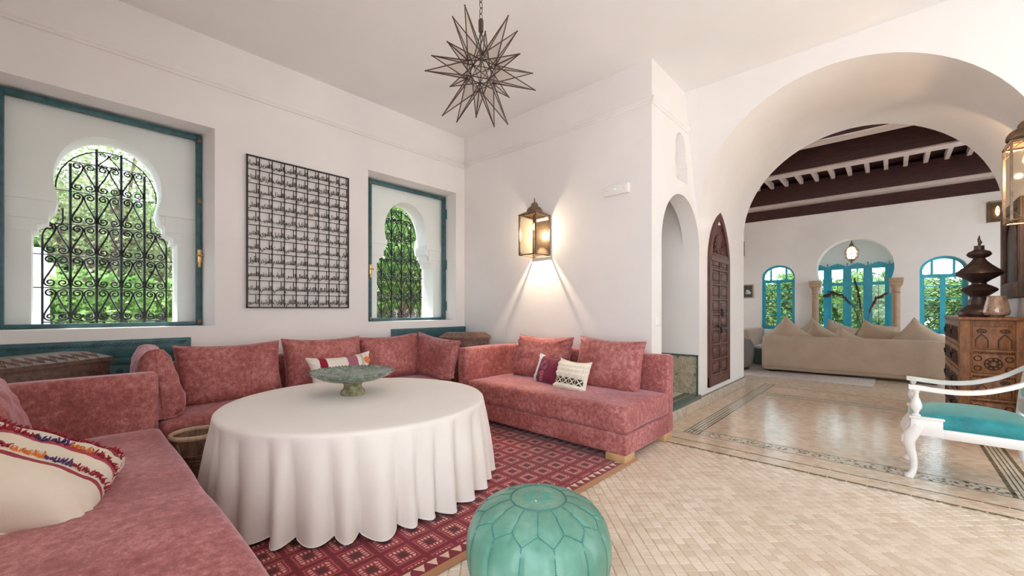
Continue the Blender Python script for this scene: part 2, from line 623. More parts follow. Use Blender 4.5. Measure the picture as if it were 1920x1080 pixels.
    def prism(s, poly, f0, f1):
        """poly: list of 2D points, f0/f1 map a 2D point to 3D on the two caps"""
        n = len(poly)
        vs = [f0(p) for p in poly] + [f1(p) for p in poly]
        fs = [tuple(range(n))[::-1], tuple(range(n, 2 * n))] + [(i, (i + 1) % n, n + (i + 1) % n, n + i) for i in range(n)]
        return s.add(vs, fs)

    def prism_z(s, poly, z0, z1):
        return s.prism(poly, lambda p: (p[0], p[1], z0), lambda p: (p[0], p[1], z1))

    def arch_slab(s, F, a0, a1, z0, z1, t0, t1, ac, lev):
        """slab a0..a1 by z0..z1 and t0..t1 thick with an opening: lev = [(z, half width)] from its foot to its crown. F(a, z, t) -> xyz"""
        zb = lev[0][0]
        if zb > z0 + 1e-5:
            for tt in (t0, t1):
                s.quad(F(a0, z0, tt), F(a1, z0, tt), F(a1, zb, tt), F(a0, zb, tt))
            s.quad(F(ac - lev[0][1], zb, t0), F(ac + lev[0][1], zb, t0), F(ac + lev[0][1], zb, t1), F(ac - lev[0][1], zb, t1))
        for (za, wa), (zc, wc) in zip(lev[:-1], lev[1:]):
            for tt in (t0, t1):
                if zc > za + 1e-6:
                    s.quad(F(a0, za, tt), F(ac - wa, za, tt), F(ac - wc, zc, tt), F(a0, zc, tt))
                    s.quad(F(ac + wa, za, tt), F(a1, za, tt), F(a1, zc, tt), F(ac + wc, zc, tt))
            for sg in (-1, 1):
                s.quad(F(ac + sg * wa, za, t0), F(ac + sg * wa, za, t1), F(ac + sg * wc, zc, t1), F(ac + sg * wc, zc, t0))
        zt = lev[-1][0]
        if zt < z1 - 1e-6:
            for tt in (t0, t1):
                s.quad(F(a0, zt, tt), F(a1, zt, tt), F(a1, z1, tt), F(a0, z1, tt))
        return s

    def mesh(s, name, smooth=True, ang=38):
        me = bpy.data.meshes.new(name)
        o = s.o
        me.from_pydata([(v[0] - o.x, v[1] - o.y, v[2] - o.z) for v in s.v], [], s.f)
        bm = bmesh.new()
        bm.from_mesh(me)
        bmesh.ops.remove_doubles(bm, verts=bm.verts[:], dist=1e-5)
        bmesh.ops.recalc_face_normals(bm, faces=bm.faces[:])
        bm.to_mesh(me)
        bm.free()
        if smooth:
            me.shade_smooth()
            me.set_sharp_from_angle(angle=R(ang))
        return me

    def build(s, name, mat, parent=None, smooth=True, ang=38):
        me = s.mesh(name, smooth, ang)
        return link(name, me, mat, parent)


def link(name, me, mat, parent=None):
    if mat is not None and len(me.materials) == 0:
        me.materials.append(MATS[mat])
    ob = bpy.data.objects.new(name, me)
    COL.objects.link(ob)
    ob.parent = parent
    return ob


def tag(o, label=None, cat=None, group=None, kind=None):
    if label:
        o['label'] = label
    if cat:
        o['category'] = cat
    if group:
        o['group'] = group
    if kind:
        o['kind'] = kind
    return o


def thing(name, label, cat, loc=(0, 0, 0), rz=0.0, group=None, rot=None):
    e = bpy.data.objects.new(name, None)
    COL.objects.link(e)
    e.location = loc
    e.rotation_euler = rot or (0, 0, rz)
    e.empty_display_size = 0.05
    return tag(e, label, cat, group)


def struct(o, label, cat=None):
    return tag(o, label, cat, None, 'structure')


def copy_tree(o, parent=None):
    c = o.copy()
    COL.objects.link(c)
    c.parent = parent
    for ch in list(o.children):
        copy_tree(ch, c)
    return c


def arc_levels(zc, rr, zs, n=18, rz=None):
    """(z, half width) of a round arch: from height zs up to the crown zc + rz"""
    rz = rz or rr
    a0 = math.asin(max(-1, min(1, (zs - zc) / rz)))
    out = []
    for i in range(n + 1):
        a = a0 + (math.pi / 2 - a0) * i / n
        out.append((zc + rz * math.sin(a), max(0.0, rr * math.cos(a))))
    return out

# ================================================================== THE SETTING
FX = lambda a, z, t: (t, a, z)      # wall whose length runs along Y, thickness along X
FY = lambda a, z, t: (a, t, z)      # wall whose length runs along X, thickness along Y
XW, YN, XS = -4.68, 4.014, -1.78    # window wall, lantern wall, passage side wall
YL, XE = -0.60, 2.45                # wall behind the near sofa, unseen wall with the added opening
CZ = 3.80                           # ceiling height
YF = 12.1                           # far wall of the next room

# --- window wall: inner leaf with two splayed recesses, outer leaf with horseshoe arches
WIN = [(0.249, -0.44, 0.932, -0.385, 0.883), (3.235, 2.473, 3.850, 2.615, 3.865)]
mb = MB()
mb.box(-5.02, YL - 0.3, 0, XW, YN + 0.3, 1.094)
mb.box(-5.02, YL - 0.3, 2.955, XW, YN + 0.3, CZ + 0.2)
piers = [(YL - 0.3, YL - 0.3, WIN[0][1], WIN[0][3]), (WIN[0][2], WIN[0][4], WIN[1][1], WIN[1][3]), (WIN[1][2], WIN[1][4], YN + 0.3, YN + 0.3)]
for f0, b0, f1, b1 in piers:
    mb.prism_z([(XW, f0), (XW, f1), (-4.94, b1), (-5.02, b1), (-5.02, b0), (-4.94, b0)], 1.094, 2.955)
ww = mb.build('wall_window', 'plaster_white', smooth=False)
struct(ww, 'white plaster wall with two deep window recesses', 'wall')


def horseshoe(yc):
    lv = [(1.094, 0.455), (1.874, 0.455), (1.874, 0.425), (1.925, 0.425), (1.955, 0.365), (2.035, 0.365), (2.06, 0.33), (2.13, 0.315), (2.185, 0.315)]
    return lv + arc_levels(2.345, 0.34, 2.20, 22, 0.41)


for i, (yc, a, b, c, d) in enumerate(WIN):
    mb = MB()
    lo, hi = (YL - 0.3, 1.72) if i == 0 else (1.72, YN + 0.3)
    mb.arch_slab(FX, lo, hi, 0, CZ + 0.2, -5.31, -5.02, yc, horseshoe(yc))
    for sg in (-1, 1):           # stepped impost blocks proud of the face
        y0 = yc + sg * 0.32
        y1 = c - 0.06 if sg < 0 else d + 0.06
        for z0, z1, px_, yo in ((2.125, 2.19, 0.035, 0.0), (1.975, 2.125, 0.018, 0.045), (1.875, 1.975, 0.006, 0.11)):
            ya, yb_ = sorted((y0 + sg * yo, y1))
            mb.box(-5.03, ya, z0, -5.02 + px_, yb_, z1)
    o = mb.build('wall_arch_window', 'plaster_exterior', ang=25)
    struct(o, ['white horseshoe arch wall behind the window beside the carved corner chest',
               'white horseshoe arch wall behind the window next to the lantern wall'][i], 'wall')

# teal sash frames with clear panes
for i, (yc, a, b, c, d) in enumerate(WIN):
    w = thing('window_%d' % (i + 1), ['teal framed window nearer the near sofa with latch on its stile', 'teal framed window beside the wall lantern, between wall art and corner'][i], None, (-4.96, (c + d) / 2, 1.10))
    struct(w, None)
    O = (-4.96, (c + d) / 2, 1.10)
    z0, z1, fw = 1.096, 2.94, 0.048
    for nm, box in (('stile', (c, c + fw, z0, z1)), ('stile', (d - fw, d, z0, z1)), ('rail', (c + fw, d - fw, z0, z0 + 0.036)), ('rail', (c + fw, d - fw, z1 - fw, z1))):
        m = MB(O)
        m.bbox(-4.985, box[0], box[2], -4.935, box[1], box[3], 0.006)
        if nm == 'stile':
            m.bbox(-4.945, box[0] + 0.014, box[2], -4.928, box[1] - 0.014, box[3], 0.004)
        m.build(nm, 'paint_teal', w)
    m = MB(O).box(-4.968, c + fw, z0 + 0.03, -4.964, d - fw, z1 - fw)
    m.build('pane', 'glass_clear', w)
    yl = d - 0.024 if i == 0 else c + 0.024
    lt = MB(O)
    lt.bbox(-4.935, yl - 0.017, 1.70, -4.915, yl + 0.017, 1.83, 0.005)
    lt.tube([(-4.91, yl - 0.02, 1.77), (-4.895, yl + 0.0, 1.775), (-4.895, yl + 0.03, 1.765)], 0.008, 8)
    lt.tube([(-4.92, yl, 1.66), (-4.92, yl, 1.70)], 0.012, 8)
    tag(lt.build('latch', 'brass', w), 'brass latch')
    for zz in (1.13, 2.30, 2.89):
        MB(O).bbox(-4.932, yl - 0.014, zz - 0.02, -4.918, yl + 0.014, zz + 0.02, 0.004).build('bolt_plate', 'brass_lantern', w)
    yh = c + 0.01 if i == 0 else d - 0.004
    for zz in (1.30, 1.92, 2.68):
        MB(O).tube([(-4.922, yh, zz - 0.07), (-4.922, yh, zz + 0.07)], 0.013, 8).build('hinge', 'paint_teal', w)

# wrought iron grilles
GX = -5.285


def scroll_path(sg):
    """one S-scroll of a cell, cell centred on u = 0 and v from 0 (foot) to 0.28"""
    c1 = (-0.038, 0.238)
    pts = []
    for k in range(26):                      # upper spiral, from its eye outwards
        f = 1 - k / 25
        a = R(-20 + 520 * f)
        r_ = 0.035 - 0.028 * f
        pts.append((c1[0] + r_ * math.cos(a), c1[1] + r_ * math.sin(a)))
    # over to the middle of the cell, then down to the lower corner
    pts += [(-0.012, 0.195), (-0.036, 0.138), (-0.062, 0.082)]
    c2 = (-0.038, 0.042)
    for k in range(24):
        f = k / 23
        a = R(150 + 520 * f)
        r_ = 0.036 - 0.028 * f
        pts.append((c2[0] + r_ * math.cos(a), c2[1] + r_ * math.sin(a)))
    return [(0, -sg * p[0] * 1.0, p[1]) for p in pts]


SCROLL = {}
for sg in (-1, 1):
    SCROLL[sg] = MB().tube(scroll_path(sg), 0.0066, 5).mesh('scroll')
    SCROLL[sg].materials.append(MATS['iron_black'])
for i, (yc, *_r) in enumerate(WIN):
    g = thing('window_grille', ['black wrought-iron scroll grille in the arch nearer the near sofa', 'black wrought-iron scroll grille in the arch beside the lantern wall'][i], 'grille', (GX, yc, 1.135))
    O = (GX, yc, 1.135)
    vs = [-0.405, -0.243, -0.081, 0.081, 0.243, 0.405]
    zr = [1.14, 1.435, 1.72, 2.0, 2.29, 2.555]
    for k, y in enumerate(vs):
        top = {0: 1.86, 1: 2.53, 2: 2.70, 3: 2.69, 4: 2.53, 5: 1.86}[k]
        m = MB(O)
        m.tube([(GX, yc + y, 1.095), (GX, yc + y, top)], 0.0105 if 0 < k < 5 else 0.008, 6)
        m.build('bar', 'iron_black', g)
    for k, z in enumerate(zr):
        e = 0.46 if k in (1, 2) else (0.405 if k == 0 else (0.33 if k == 3 else (0.335 if k == 4 else 0.245)))
        MB(O).tube([(GX - 0.006, yc - e, z), (GX - 0.006, yc + e, z)], 0.0055, 5).build('rail', 'iron_black', g)
    for sg in (-1, 1):
        pts = [(GX, yc + sg * 0.405, 1.86)] + [(GX, yc + sg * (0.295 + 0.11 * math.cos(R(a))), 1.86 + 0.135 * math.sin(R(a))) for a in range(10, 91, 10)]
        pts += [(GX, yc + sg * 0.288, 2.02), (GX, yc + sg * 0.288, 2.13)]
        MB(O).tube(pts, 0.006, 6).build('shoulder_bar', 'iron_black', g)
    pts = [(GX, yc + 0.33 * math.cos(R(a)), 2.30 + 0.385 * math.sin(R(a))) for a in range(0, 181, 9)]
    MB(O).tube(pts, 0.0055, 6).build('arch_bar', 'iron_black', g)
    for row in range(5):
        h_ = zr[row + 1] - zr[row]
        for colm in range(5):
            if row >= 3 and colm in (0, 4):
                continue
            u = (vs[colm] + vs[colm + 1]) / 2
            for sg in (-1, 1):
                if row == 2 and ((colm == 0 and sg == 1 and False)):
                    continue
                o = link('scroll', SCROLL[sg], None, g)
                o.location = (0.004, u, zr[row] - 1.135 + 0.004)
                o.scale = (1, 1, h_ / 0.285)
    for sg in (-1, 1):
        o = link('scroll', SCROLL[sg], None, g)
        o.location = (0.004, 0.0, 2.53 - 1.135)
        o.scale = (1, 0.95, 0.52)

# --- lantern wall, passage side wall with stair opening, key-shaped niche, passage vault
mb = MB().box(-5.3, YN, 0, XS, YN + .006, CZ + .2).box(-5.3, YN + .006, 0, -1.985, YN + 0.22, CZ + 0.2)
struct(mb.build('wall_lantern', 'plaster_white', smooth=False), 'white plaster wall carrying the lit lantern', 'wall')

XC, RA = -0.40, 1.38               # arch axis and radius
YFRONT = lambda z: 5.36 - 0.29 * max(0.0, z - 2.3)
AY0, AY1 = 4.255, 5.42
ayc, ahw = (AY0 + AY1) / 2, (AY1 - AY0) / 2
mb = MB()
lev = [(0.165, ahw)] + arc_levels(1.98, ahw, 1.98, 44, 0.60)
mb.arch_slab(FX, YN + .006, 5.62, 0, 2.62, -1.98, XS, ayc, lev)
kh = [(2.735, 0.205), (2.93, 0.205), (2.93, 0.195), (2.985, 0.175), (2.99, 0.165), (3.03, 0.15)] + arc_levels(3.12, 0.155, 3.06, 24, 0.165)
mb.arch_slab(FX, YN + .006, 5.62, 2.62, CZ + 0.2, -1.98, XS, 4.79, kh)
mb.box(-2.0, 4.5, 2.66, -1.90, 5.08, 3.36)           # back of the key-shaped niche
mb.quad((XS, 5.62, 0), (XS, 7.54, 0), (XS, 7.54, 4.0), (XS, 5.62, 4.0))
struct(mb.build('wall_passage', 'plaster_white', smooth=False), 'plaster side wall with arched stair opening and small door', 'wall')

mb = MB()                                             # the stair lobby behind the arched opening
mb.box(-3.9, AY1, 0.0, -1.98, AY1 + 0.15, 3.2)
mb.box(-3.9, AY0 - 0.02, 0.0, -1.98, AY0, 3.2)
mb.box(-4.0, AY0, 0.0, -3.6, AY1, 3.2)
mb.box(-3.9, AY0 - 0.02, 3.0, -1.98, AY1 + 0.1, 3.2)
struct(mb.build('wall_stair', 'plaster_white', smooth=False), 'plaster stair lobby inside the arched opening', 'wall')
stair = thing('stair', 'beige stone stair with green nosing climbing inside the arched opening', 'stair', (-1.78, 4.84, 0))
for k in range(5):
    x_b, x_f = -2.32 - 0.32 * k, (-1.981 if k == 0 else -2.0 - 0.32 * k)
    MB((-1.78, 4.84, 0)).box(max(x_b, -3.599), AY0 + .001, 0.0 if k == 0 else 0.165 + 0.2 * (k - 1), x_f, AY1 - .001, 0.165 + 0.2 * k).build('tread', 'tile_cream', stair)
MB((-1.78, 4.84, 0)).box(-1.985, AY0 + .001, 0.1645, -1.80, AY1 - .001, 0.1675).build('tread', 'tile_cream', stair)
MB((-1.78, 4.84, 0)).bbox(-1.86, AY0 + .001, 0.164, -1.776, AY1 - .001, 0.173, 0.003).bbox(-1.781, AY0, .12, -1.754, AY1 - .001, .173, .004).build('nosing', 'tile_green', stair)
MB((-1.78, 4.84, 0)).bbox(-1.96, AY0 + .001, 0.164, -1.875, AY1 - .001, 0.1695, 0.002).build('nosing', 'tile_green', stair)
dado = thing('tile_dado', 'stepped mosaic tile dado with dark green edge inside the stair opening', 'tile panel', (-1.9, AY1 - 0.005, 0.17))
O = (-1.9, AY1 - 0.005, 0.17)
MB(O).box(-2.33, AY1 - 0.012, 0.167, -1.795, AY1 + 0.001, 0.665).build('mosaic_panel', 'zellige_wall', dado)
MB(O).box(-2.70, AY1 - 0.012, 0.367, -2.33, AY1 + 0.001, 0.90).build('mosaic_panel', 'zellige_wall', dado)
MB(O).box(-2.33, AY1 - 0.018, 0.645, -1.795, AY1 + 0.001, 0.668).build('edge_strip', 'tile_green', dado)
MB(O).box(-1.812, AY1 - 0.018, 0.167, -1.792, AY1 + 0.001, 0.668).build('edge_strip', 'tile_green', dado)
MB(O).box(-2.70, AY1 - 0.018, 0.88, -2.33, AY1 + 0.001, 0.903).build('edge_strip', 'tile_green', dado)
MB(O).box(-2.35, AY1 - 0.018, 0.645, -2.33, AY1 + 0.001, 0.903).build('edge_strip', 'tile_green', dado)

# passage: vault, spandrel towards the salon, right jamb
NA = 40
front, back = [], []
for k in range(NA + 1):
    a = math.pi * k / NA
    x = XC - RA * math.cos(a)
    z = 2.24 + 1.37 * math.sin(a)
    front.append((x, YFRONT(z), z))
    back.append((x, 7.54, 2.42 + 1.40 * math.sin(a)))
mb = MB()
for k in range(NA):
    mb.quad(front[k], front[k + 1], back[k + 1], back[k])
    t0, t1 = front[k], front[k + 1]
    nb = 4
    for j in range(nb):
        def up(p, f):
            z = p[2] + (CZ + 0.1 - p[2]) * f
            return (p[0], YFRONT(z), z)
        mb.quad(up(t0, j / nb), up(t1, j / nb), up(t1, (j + 1) / nb), up(t0, (j + 1) / nb))
    b0, b1 = back[k], back[k + 1]
    mb.quad(b0, b1, (b1[0], 7.54, 4.6), (b0[0], 7.54, 4.6))
xr = XC + RA
for j in range(8):                                     # pier to the right of the arch
    za, zc = 0.6 * j, 0.6 * (j + 1)
    za, zc = min(za, CZ + .1), min(zc, CZ + .1)
    if zc > za:
        mb.quad((xr, YFRONT(za), za), (XE + .2, YFRONT(za), za), (XE + .2, YFRONT(zc), zc), (xr, YFRONT(zc), zc))
mb.quad((xr, YFRONT(0), 0), (xr, 7.54, 0), (xr, 7.54, 2.42), (xr, YFRONT(2.24), 2.24))
mb.box(xr, 7.54, 0, 3.2, 7.6, 4.6)
mb.box(-5.2, 7.54, 0, XS - 0.01, 7.6, 4.6)
struct(mb.build('wall_arch', 'plaster_white', ang=50), 'great plastered round arch and vault between the two rooms', 'wall')

# --- unseen sides of the salon, tall openings added to let daylight in
mb = MB()
mb.box(-5.3, YL - 0.25, 0, -0.95, YL, CZ + 0.2)
mb.box(-0.95, YL - 0.25, 3.0, XE + .2, YL, CZ + 0.2)
mb.box(0.62, YL - 0.25, 0, 0.88, YL, 3.0)
mb.box(XE - 0.05, YL - 0.25, 0, XE + 0.2, YL, 3.0)
struct(mb.build('wall_near', 'plaster_white', smooth=False), 'white plaster wall behind the near sofa', 'wall')
DAYLIGHT_GAP = [(3.3, 5.0)]  # opening added in the unseen wall to bring in daylight
mb = MB()
mb.box(XE, YL - .25, 3.0, XE + 0.25, 5.6, CZ + 0.2)
for ya, yb_ in ((YL - .25, DAYLIGHT_GAP[0][0]), (DAYLIGHT_GAP[0][1], 5.6)):
    mb.box(XE, ya, 0, XE + 0.25, yb_, 3.0)
struct(mb.build('wall_daylight_gap', 'plaster_white', smooth=False), 'unseen white plaster wall with an opening added for daylight', 'wall')
mb = MB().box(-5.3, YL - 0.25, CZ, XE + 0.25, 5.6, CZ + 0.25)
struct(mb.build('ceiling', 'plaster_ceiling', smooth=False), 'flat white plaster ceiling of the salon', 'ceiling')

# cornice mouldings
mo = [(0, 0), (0.012, 0), (0.02, 0.008), (0.02, 0.022), (0.034, 0.030), (0.038, 0.050), (0.034, 0.062), (0, 0.066)]


def moulding(name, p0, p1, nrm, mat, m0=0, m1=0, z0=3.345):
    p0, p1, nrm = Vector(p0), Vector(p1), Vector(nrm)
    d = (p1 - p0).normalized()
    m = MB()
    m.prism(mo, lambda q: (p0 + nrm * (q[0] - 0.002) + d * (m0 * q[0]) + Vector((0, 0, z0 + q[1]))), lambda q: (p1 + nrm * (q[0] - 0.002) - d * (m1 * q[0]) + Vector((0, 0, z0 + q[1]))))
    return m.build(name, mat, ang=50)


struct(moulding('trim_1', (XW, YL, 0), (XW, YN, 0), (1, 0, 0), 'plaster_white', 0, 1), 'plaster cornice strip on the window wall', 'trim')
struct(moulding('trim_2', (XW, YN, 0), (XS, YN, 0), (0, -1, 0), 'plaster_white', 1, -1), 'plaster cornice strip on the lantern wall', 'trim')
struct(moulding('trim_3', (XS, YN, 0), (XS, 5.12, 0), (1, 0, 0), 'plaster_white', -1, 0), 'plaster cornice strip on the passage side wall', 'trim')
mb = MB()
mb.bbox(XS - 0.01, 4.02, 0, -1.755, 7.55, 0.132, 0.006)
struct(mb.build('baseboard_passage', 'stone_base'), 'veined stone skirting along the passage wall', 'baseboard')
MBp = MB().box(XS, AY1 + .02, 0.132, -1.757, 7.54, 0.142)
o = MBp.build('baseboard_cap', 'tile_dark')
struct(o, 'thin dark strip topping the stone skirting', 'baseboard')

# --- floor
fl = MB().box(-5.4, YL - 0.4, -0.12, 3.3, 14.8, -0.005).build('floor', 'grout', smooth=False)
struct(fl, 'diagonal beige zellige tile floor with inlaid border bands', 'floor')
MB().box(-5.2, YL - 0.2, -0.006, -1.62, 3.84, -0.001).build('tile_bed', 'tile_floor', fl, smooth=False)
for (x0, y0, x1, y1) in ((-1.80, 3.855, 2.6, 4.01), (-1.80, 4.03, 2.6, 4.25), (-1.80, 4.25, -1.56, 14.0), (-1.41, 4.43, 0.60, 6.9), (0.75, 4.25, 2.6, 14.0), (-1.41, 7.12, 0.60, 8.0), (-5.2, 8.0, -1.80, 14.0), (-1.56, 8.0, .75, 14), (-5.2, 7.6, -1.80, 8.0)):
    MB().box(x0, y0, -0.006, x1, y1, 0.0).build('tile_bed', 'tile_floor_fine', fl, smooth=False)
# border bands (stripes of small tiles)
m1, m2 = MB(), MB()
m2.box(-1.56, 4.25, -0.006, -1.41, 8.0, -0.0005)
m2.box(-1.41, 4.25, -0.006, 0.75, 4.43, -0.0005)
m2.box(0.60, 4.43, -0.006, 0.75, 8.0, -0.0005)
m2.box(-1.41, 6.9, -0.006, 0.60, 7.12, -0.0005)
for x, w in ((-1.550, 0.014), (-1.518, 0.010), (-1.482, 0.012), (-1.448, 0.010), (-1.418, 0.016)):
    m1.box(x - w / 2, 4.26, -0.004, x + w / 2, 8.0, 0.0006)
for x, w in ((0.612, 0.026), (0.648, 0.008), (0.675, 0.008), (0.70, 0.008), (0.738, 0.024)):
    m1.box(x - w / 2, 4.26, -0.004, x + w / 2, 8.0, 0.0006)
for y, w in ((4.255, 0.010), (4.425, 0.010)):
    m1.box(-1.55, y - w / 2, -0.004, 0.75, y + w / 2, 0.0007)
for y, w in ((6.92, 0.02), (6.97, 0.012), (7.05, 0.012), (7.10, 0.02), (7.75, 0.02)):
    m1.box(-1.41, y - w / 2, -0.004, 0.60, y + w / 2, 0.0006)
rng = random.Random(3)
for k in range(220):                                    # mosaic diamonds in the front band
    x = -1.52 + 2.24 * rng.random()
    y = 4.275 + 0.13 * rng.random()
    s_ = 0.012
    m1.add([(x - s_, y, 0.0006), (x, y - s_, 0.0006), (x + s_, y, 0.0006), (x, y + s_, 0.0006)], [(0, 1, 2, 3)])
tag(m2.build('border_bed', 'tile_cream', fl, smooth=False), None)
tag(m1.build('border_inlay', 'tile_dark', fl, smooth=False), 'thin dark inlay strips framing the passage floor', kind='stuff')
# dashed strips of dark tiles, each tile on its own
dash_me = {}
for nm, y, w in (('near', 3.845, 0.017), ('far', 4.02, 0.021)):
    dm = MB().bbox(-0.052, -w / 2, -0.006, 0.052, w / 2, 0.0008, 0.0015, 1).mesh('border_tile')
    dm.materials.append(MATS['tile_dark'])
    for k in range(33):
        o = link('border_tile', dm, None, fl)
        o.location = (-1.53 + k * 0.1125, y + rng.uniform(-.002, .002), 0)
        o.rotation_euler = (0, 0, rng.uniform(-.02, .02))
# diagonal square tiles of the salon floor
TS = 0.0565
tm = MB()
hs = TS / 2 - 0.0016
tm.add([(-hs, -hs, -0.006), (hs, -hs, -0.006), (hs, hs, -0.006), (-hs, hs, -0.006),
        (-hs + .0025, -hs + .0025, 0), (hs - .0025, -hs + .0025, 0), (hs - .0025, hs - .0025, 0), (-hs + .0025, hs - .0025, 0)],
       [(4, 5, 6, 7), (0, 1, 5, 4), (1, 2, 6, 5), (2, 3, 7, 6), (3, 0, 4, 7)])
tile_me = tm.mesh('tile', smooth=False)
tile_me.materials.append(MATS['tile_floor'])
c45 = math.sqrt(0.5)
cand = []
th = R(42.765)
for i in range(-70, 130):
    for j in range(-130, 130):
        x, y = (i + .5) * TS, (j + .5) * TS
        X, Y = (x * c45 - y * c45), (x * c45 + y * c45)
        if not (-1.64 < X < 2.4 and YL + 0.05 < Y < 3.80):
            continue
        dep = -X * math.sin(th) + Y * math.cos(th)
        lat = X * math.cos(th) + Y * math.sin(th)
        vis = False
        if dep > 0.3:
            ux, uy = 960 + 767.7 * lat / dep, 580 + 767.7 * 1.25 / dep
            vis = -20 < ux < 1940 and uy < 1085 and X > -1.50 and not (880 < ux < 1145 and uy > 920)
        cand.append((0 if vis else 1, dep, X, Y))
cand.sort()
stuff = MB()
for n_, (nv, dep, X, Y) in enumerate(cand):
    tx, ty, rz_ = rng.uniform(-.012, .012), rng.uniform(-.012, .012), R(45) + rng.uniform(-.012, .012)
    if n_ < 300:
        o = link('tile', tile_me, None, fl)
        o.location = (X, Y, 0)
        o.rotation_euler = (tx, ty, rz_)
    else:
        M_ = Matrix.Translation((X, Y, 0)) @ Matrix.Rotation(rz_, 4, 'Z') @ Matrix.Rotation(tx, 4, 'X') @ Matrix.Rotation(ty, 4, 'Y')
        stuff.add([M_ @ v.co for v in tile_me.vertices], [tuple(p.vertices) for p in tile_me.polygons])
me = bpy.data.meshes.new('tile_field')
me.from_pydata([tuple(v) for v in stuff.v], [], stuff.f)
tag(link('tile_field', me, 'tile_floor', fl), 'field of small square beige tiles laid diagonally', kind='stuff')

# --- the next room
mb = MB()
WL, WR, BAY = (-2.09, 0.36), (0.79, 0.345), (-0.62, 0.68)


def far_levels(hw, top, z0, rz):
    return [(z0, hw)] + arc_levels(top - rz, hw, top - rz, 14, rz)


mb.arch_slab(FY, -5.2, -1.55, 0, 4.7, YF, YF + 0.32, WL[0], far_levels(WL[1], 2.36, 0.75, 0.30))
bl = [(0.0, 0.74), (1.62, 0.74), (1.62, 0.60), (1.90, 0.60)] + arc_levels(2.19, 0.68, 1.92, 26)
mb.arch_slab(FY, -1.55, 0.33, 0, 4.7, YF, YF + 0.32, BAY[0], bl)
mb.arch_slab(FY, 0.33, 3.2, 0, 4.7, YF, YF + 0.32, WR[0], far_levels(WR[1], 2.345, 0.75, 0.30))
struct(mb.build('wall_far', 'plaster_far', smooth=False), 'plaster far wall with horseshoe bay and two arched windows', 'wall')
mb = MB()
mb.box(-5.3, 7.5, 0, -5.1, 8.6, 4.7)
mb.box(-5.3, 8.6, 3.0, -5.1, 11.0, 4.7)  # unseen door-high gap below, added to light the next room
mb.box(-5.3, 11.0, 0, -5.1, 12.3, 4.7)
struct(mb.build('wall_far_left', 'plaster_far', smooth=False), 'plaster end wall of the next room', 'wall')
mb = MB()
mb.box(3.0, 7.5, 0, 3.2, 8.6, 4.7)
mb.box(3.0, 8.6, 3.0, 3.2, 11.0, 4.7)  # same added gap on this unseen side, for more daylight
mb.box(3.0, 11.0, 0, 3.2, 12.3, 4.7)
struct(mb.build('wall_far_right', 'plaster_far', smooth=False), 'plaster wall of the next room behind the dresser end', 'wall')
mb = MB()                                               # bay beyond the horseshoe arch
mb.box(-1.80, 13.58, 2.335, 0.56, 13.75, 3.4)
mb.box(-1.80, 13.55, 0, 0.56, 13.75, 0.35)
mb.box(-1.80, YF + .3, 2.335, -1.65, 13.57, 3.4)
mb.box(0.41, YF + .3, 2.335, 0.56, 13.57, 3.4)
mb.box(-1.80, YF + .3, 0, -1.62, 13.75, 0.35)
mb.box(0.38, YF + .3, 0, 0.56, 13.75, 0.35)
mb.box(-1.80, YF + .3, 3.3, 0.56, 13.75, 3.4)
struct(mb.build('wall_bay', 'plaster_exterior', smooth=False), 'white plaster bay behind the horseshoe arch', 'wall')

# beamed ceiling of the next room
cl = MB().box(-5.3, 7.55, 4.28, 3.2, 12.5, 4.4).build('ceiling_beamed', 'wood_beam', smooth=False)
struct(cl, 'dark timber ceiling with beams and joists over the next room', 'ceiling')
MB().box(-5.1, YF - 0.03, 3.52, 3.0, YF + .01, 3.79).build('frieze_board', 'wood_beam', cl)
for ya, yb_ in ((11.56, 12.08), (9.05, 9.33), (7.62, 7.85)):
    MB().bbox(-5.1, ya, 3.79, 3.0, yb_, 4.22, 0.008).build('beam', 'wood_beam', cl)
    MB().bbox(-5.1, ya + 0.01, 3.765, 3.0, yb_ - 0.01, 3.792, 0.004).build('soffit_board', 'wood_soffit', cl)
jm = MB().bbox(-0.035, 0, 4.16, 0.035, 2.25, 4.28, 0.006, 1).mesh('joist')
jm.materials.append(MATS['wood_soffit'])
jd = MB().bbox(-0.035, 0, 4.16, 0.035, 1.25, 4.28, 0.006, 1).mesh('joist')
jd.materials.append(MATS['wood_soffit'])
for k in range(28):
    x = -5.0 + k * 0.29
    link('joist', jm, None, cl).location = (x, 9.32, 0)
    link('joist', jd, None, cl).location = (x, 7.84, 0)


# blue arched windows with leaded panes
def lead(m, x0, x1, z0, z1, y, rg):
    """interlaced leading inside one pane"""
    cx, cz, w, h = (x0 + x1) / 2, (z0 + z1) / 2, (x1 - x0) / 2, (z1 - z0) / 2
    s_ = min(w, h) * 0.62
    P4 = [(cx - w, cz - h * .2), (cx - s_ * .5, cz - h * .2), (cx - s_ * .5, cz - s_), (cx + s_ * .5, cz - s_), (cx + s_ * .5, cz - h * .2), (cx + w, cz - h * .2)]
    m.tube([(a, y, b) for a, b in P4], 0.005, 4)
    m.tube([(a, y, 2 * cz - b) for a, b in P4], 0.005, 4)
    m.tube([(cx - w, y, cz + h), (cx, y, cz), (cx + w, y, cz + h)], 0.005, 4)
    m.tube([(cx - w, y, cz - h), (cx, y, cz), (cx + w, y, cz - h)], 0.005, 4)


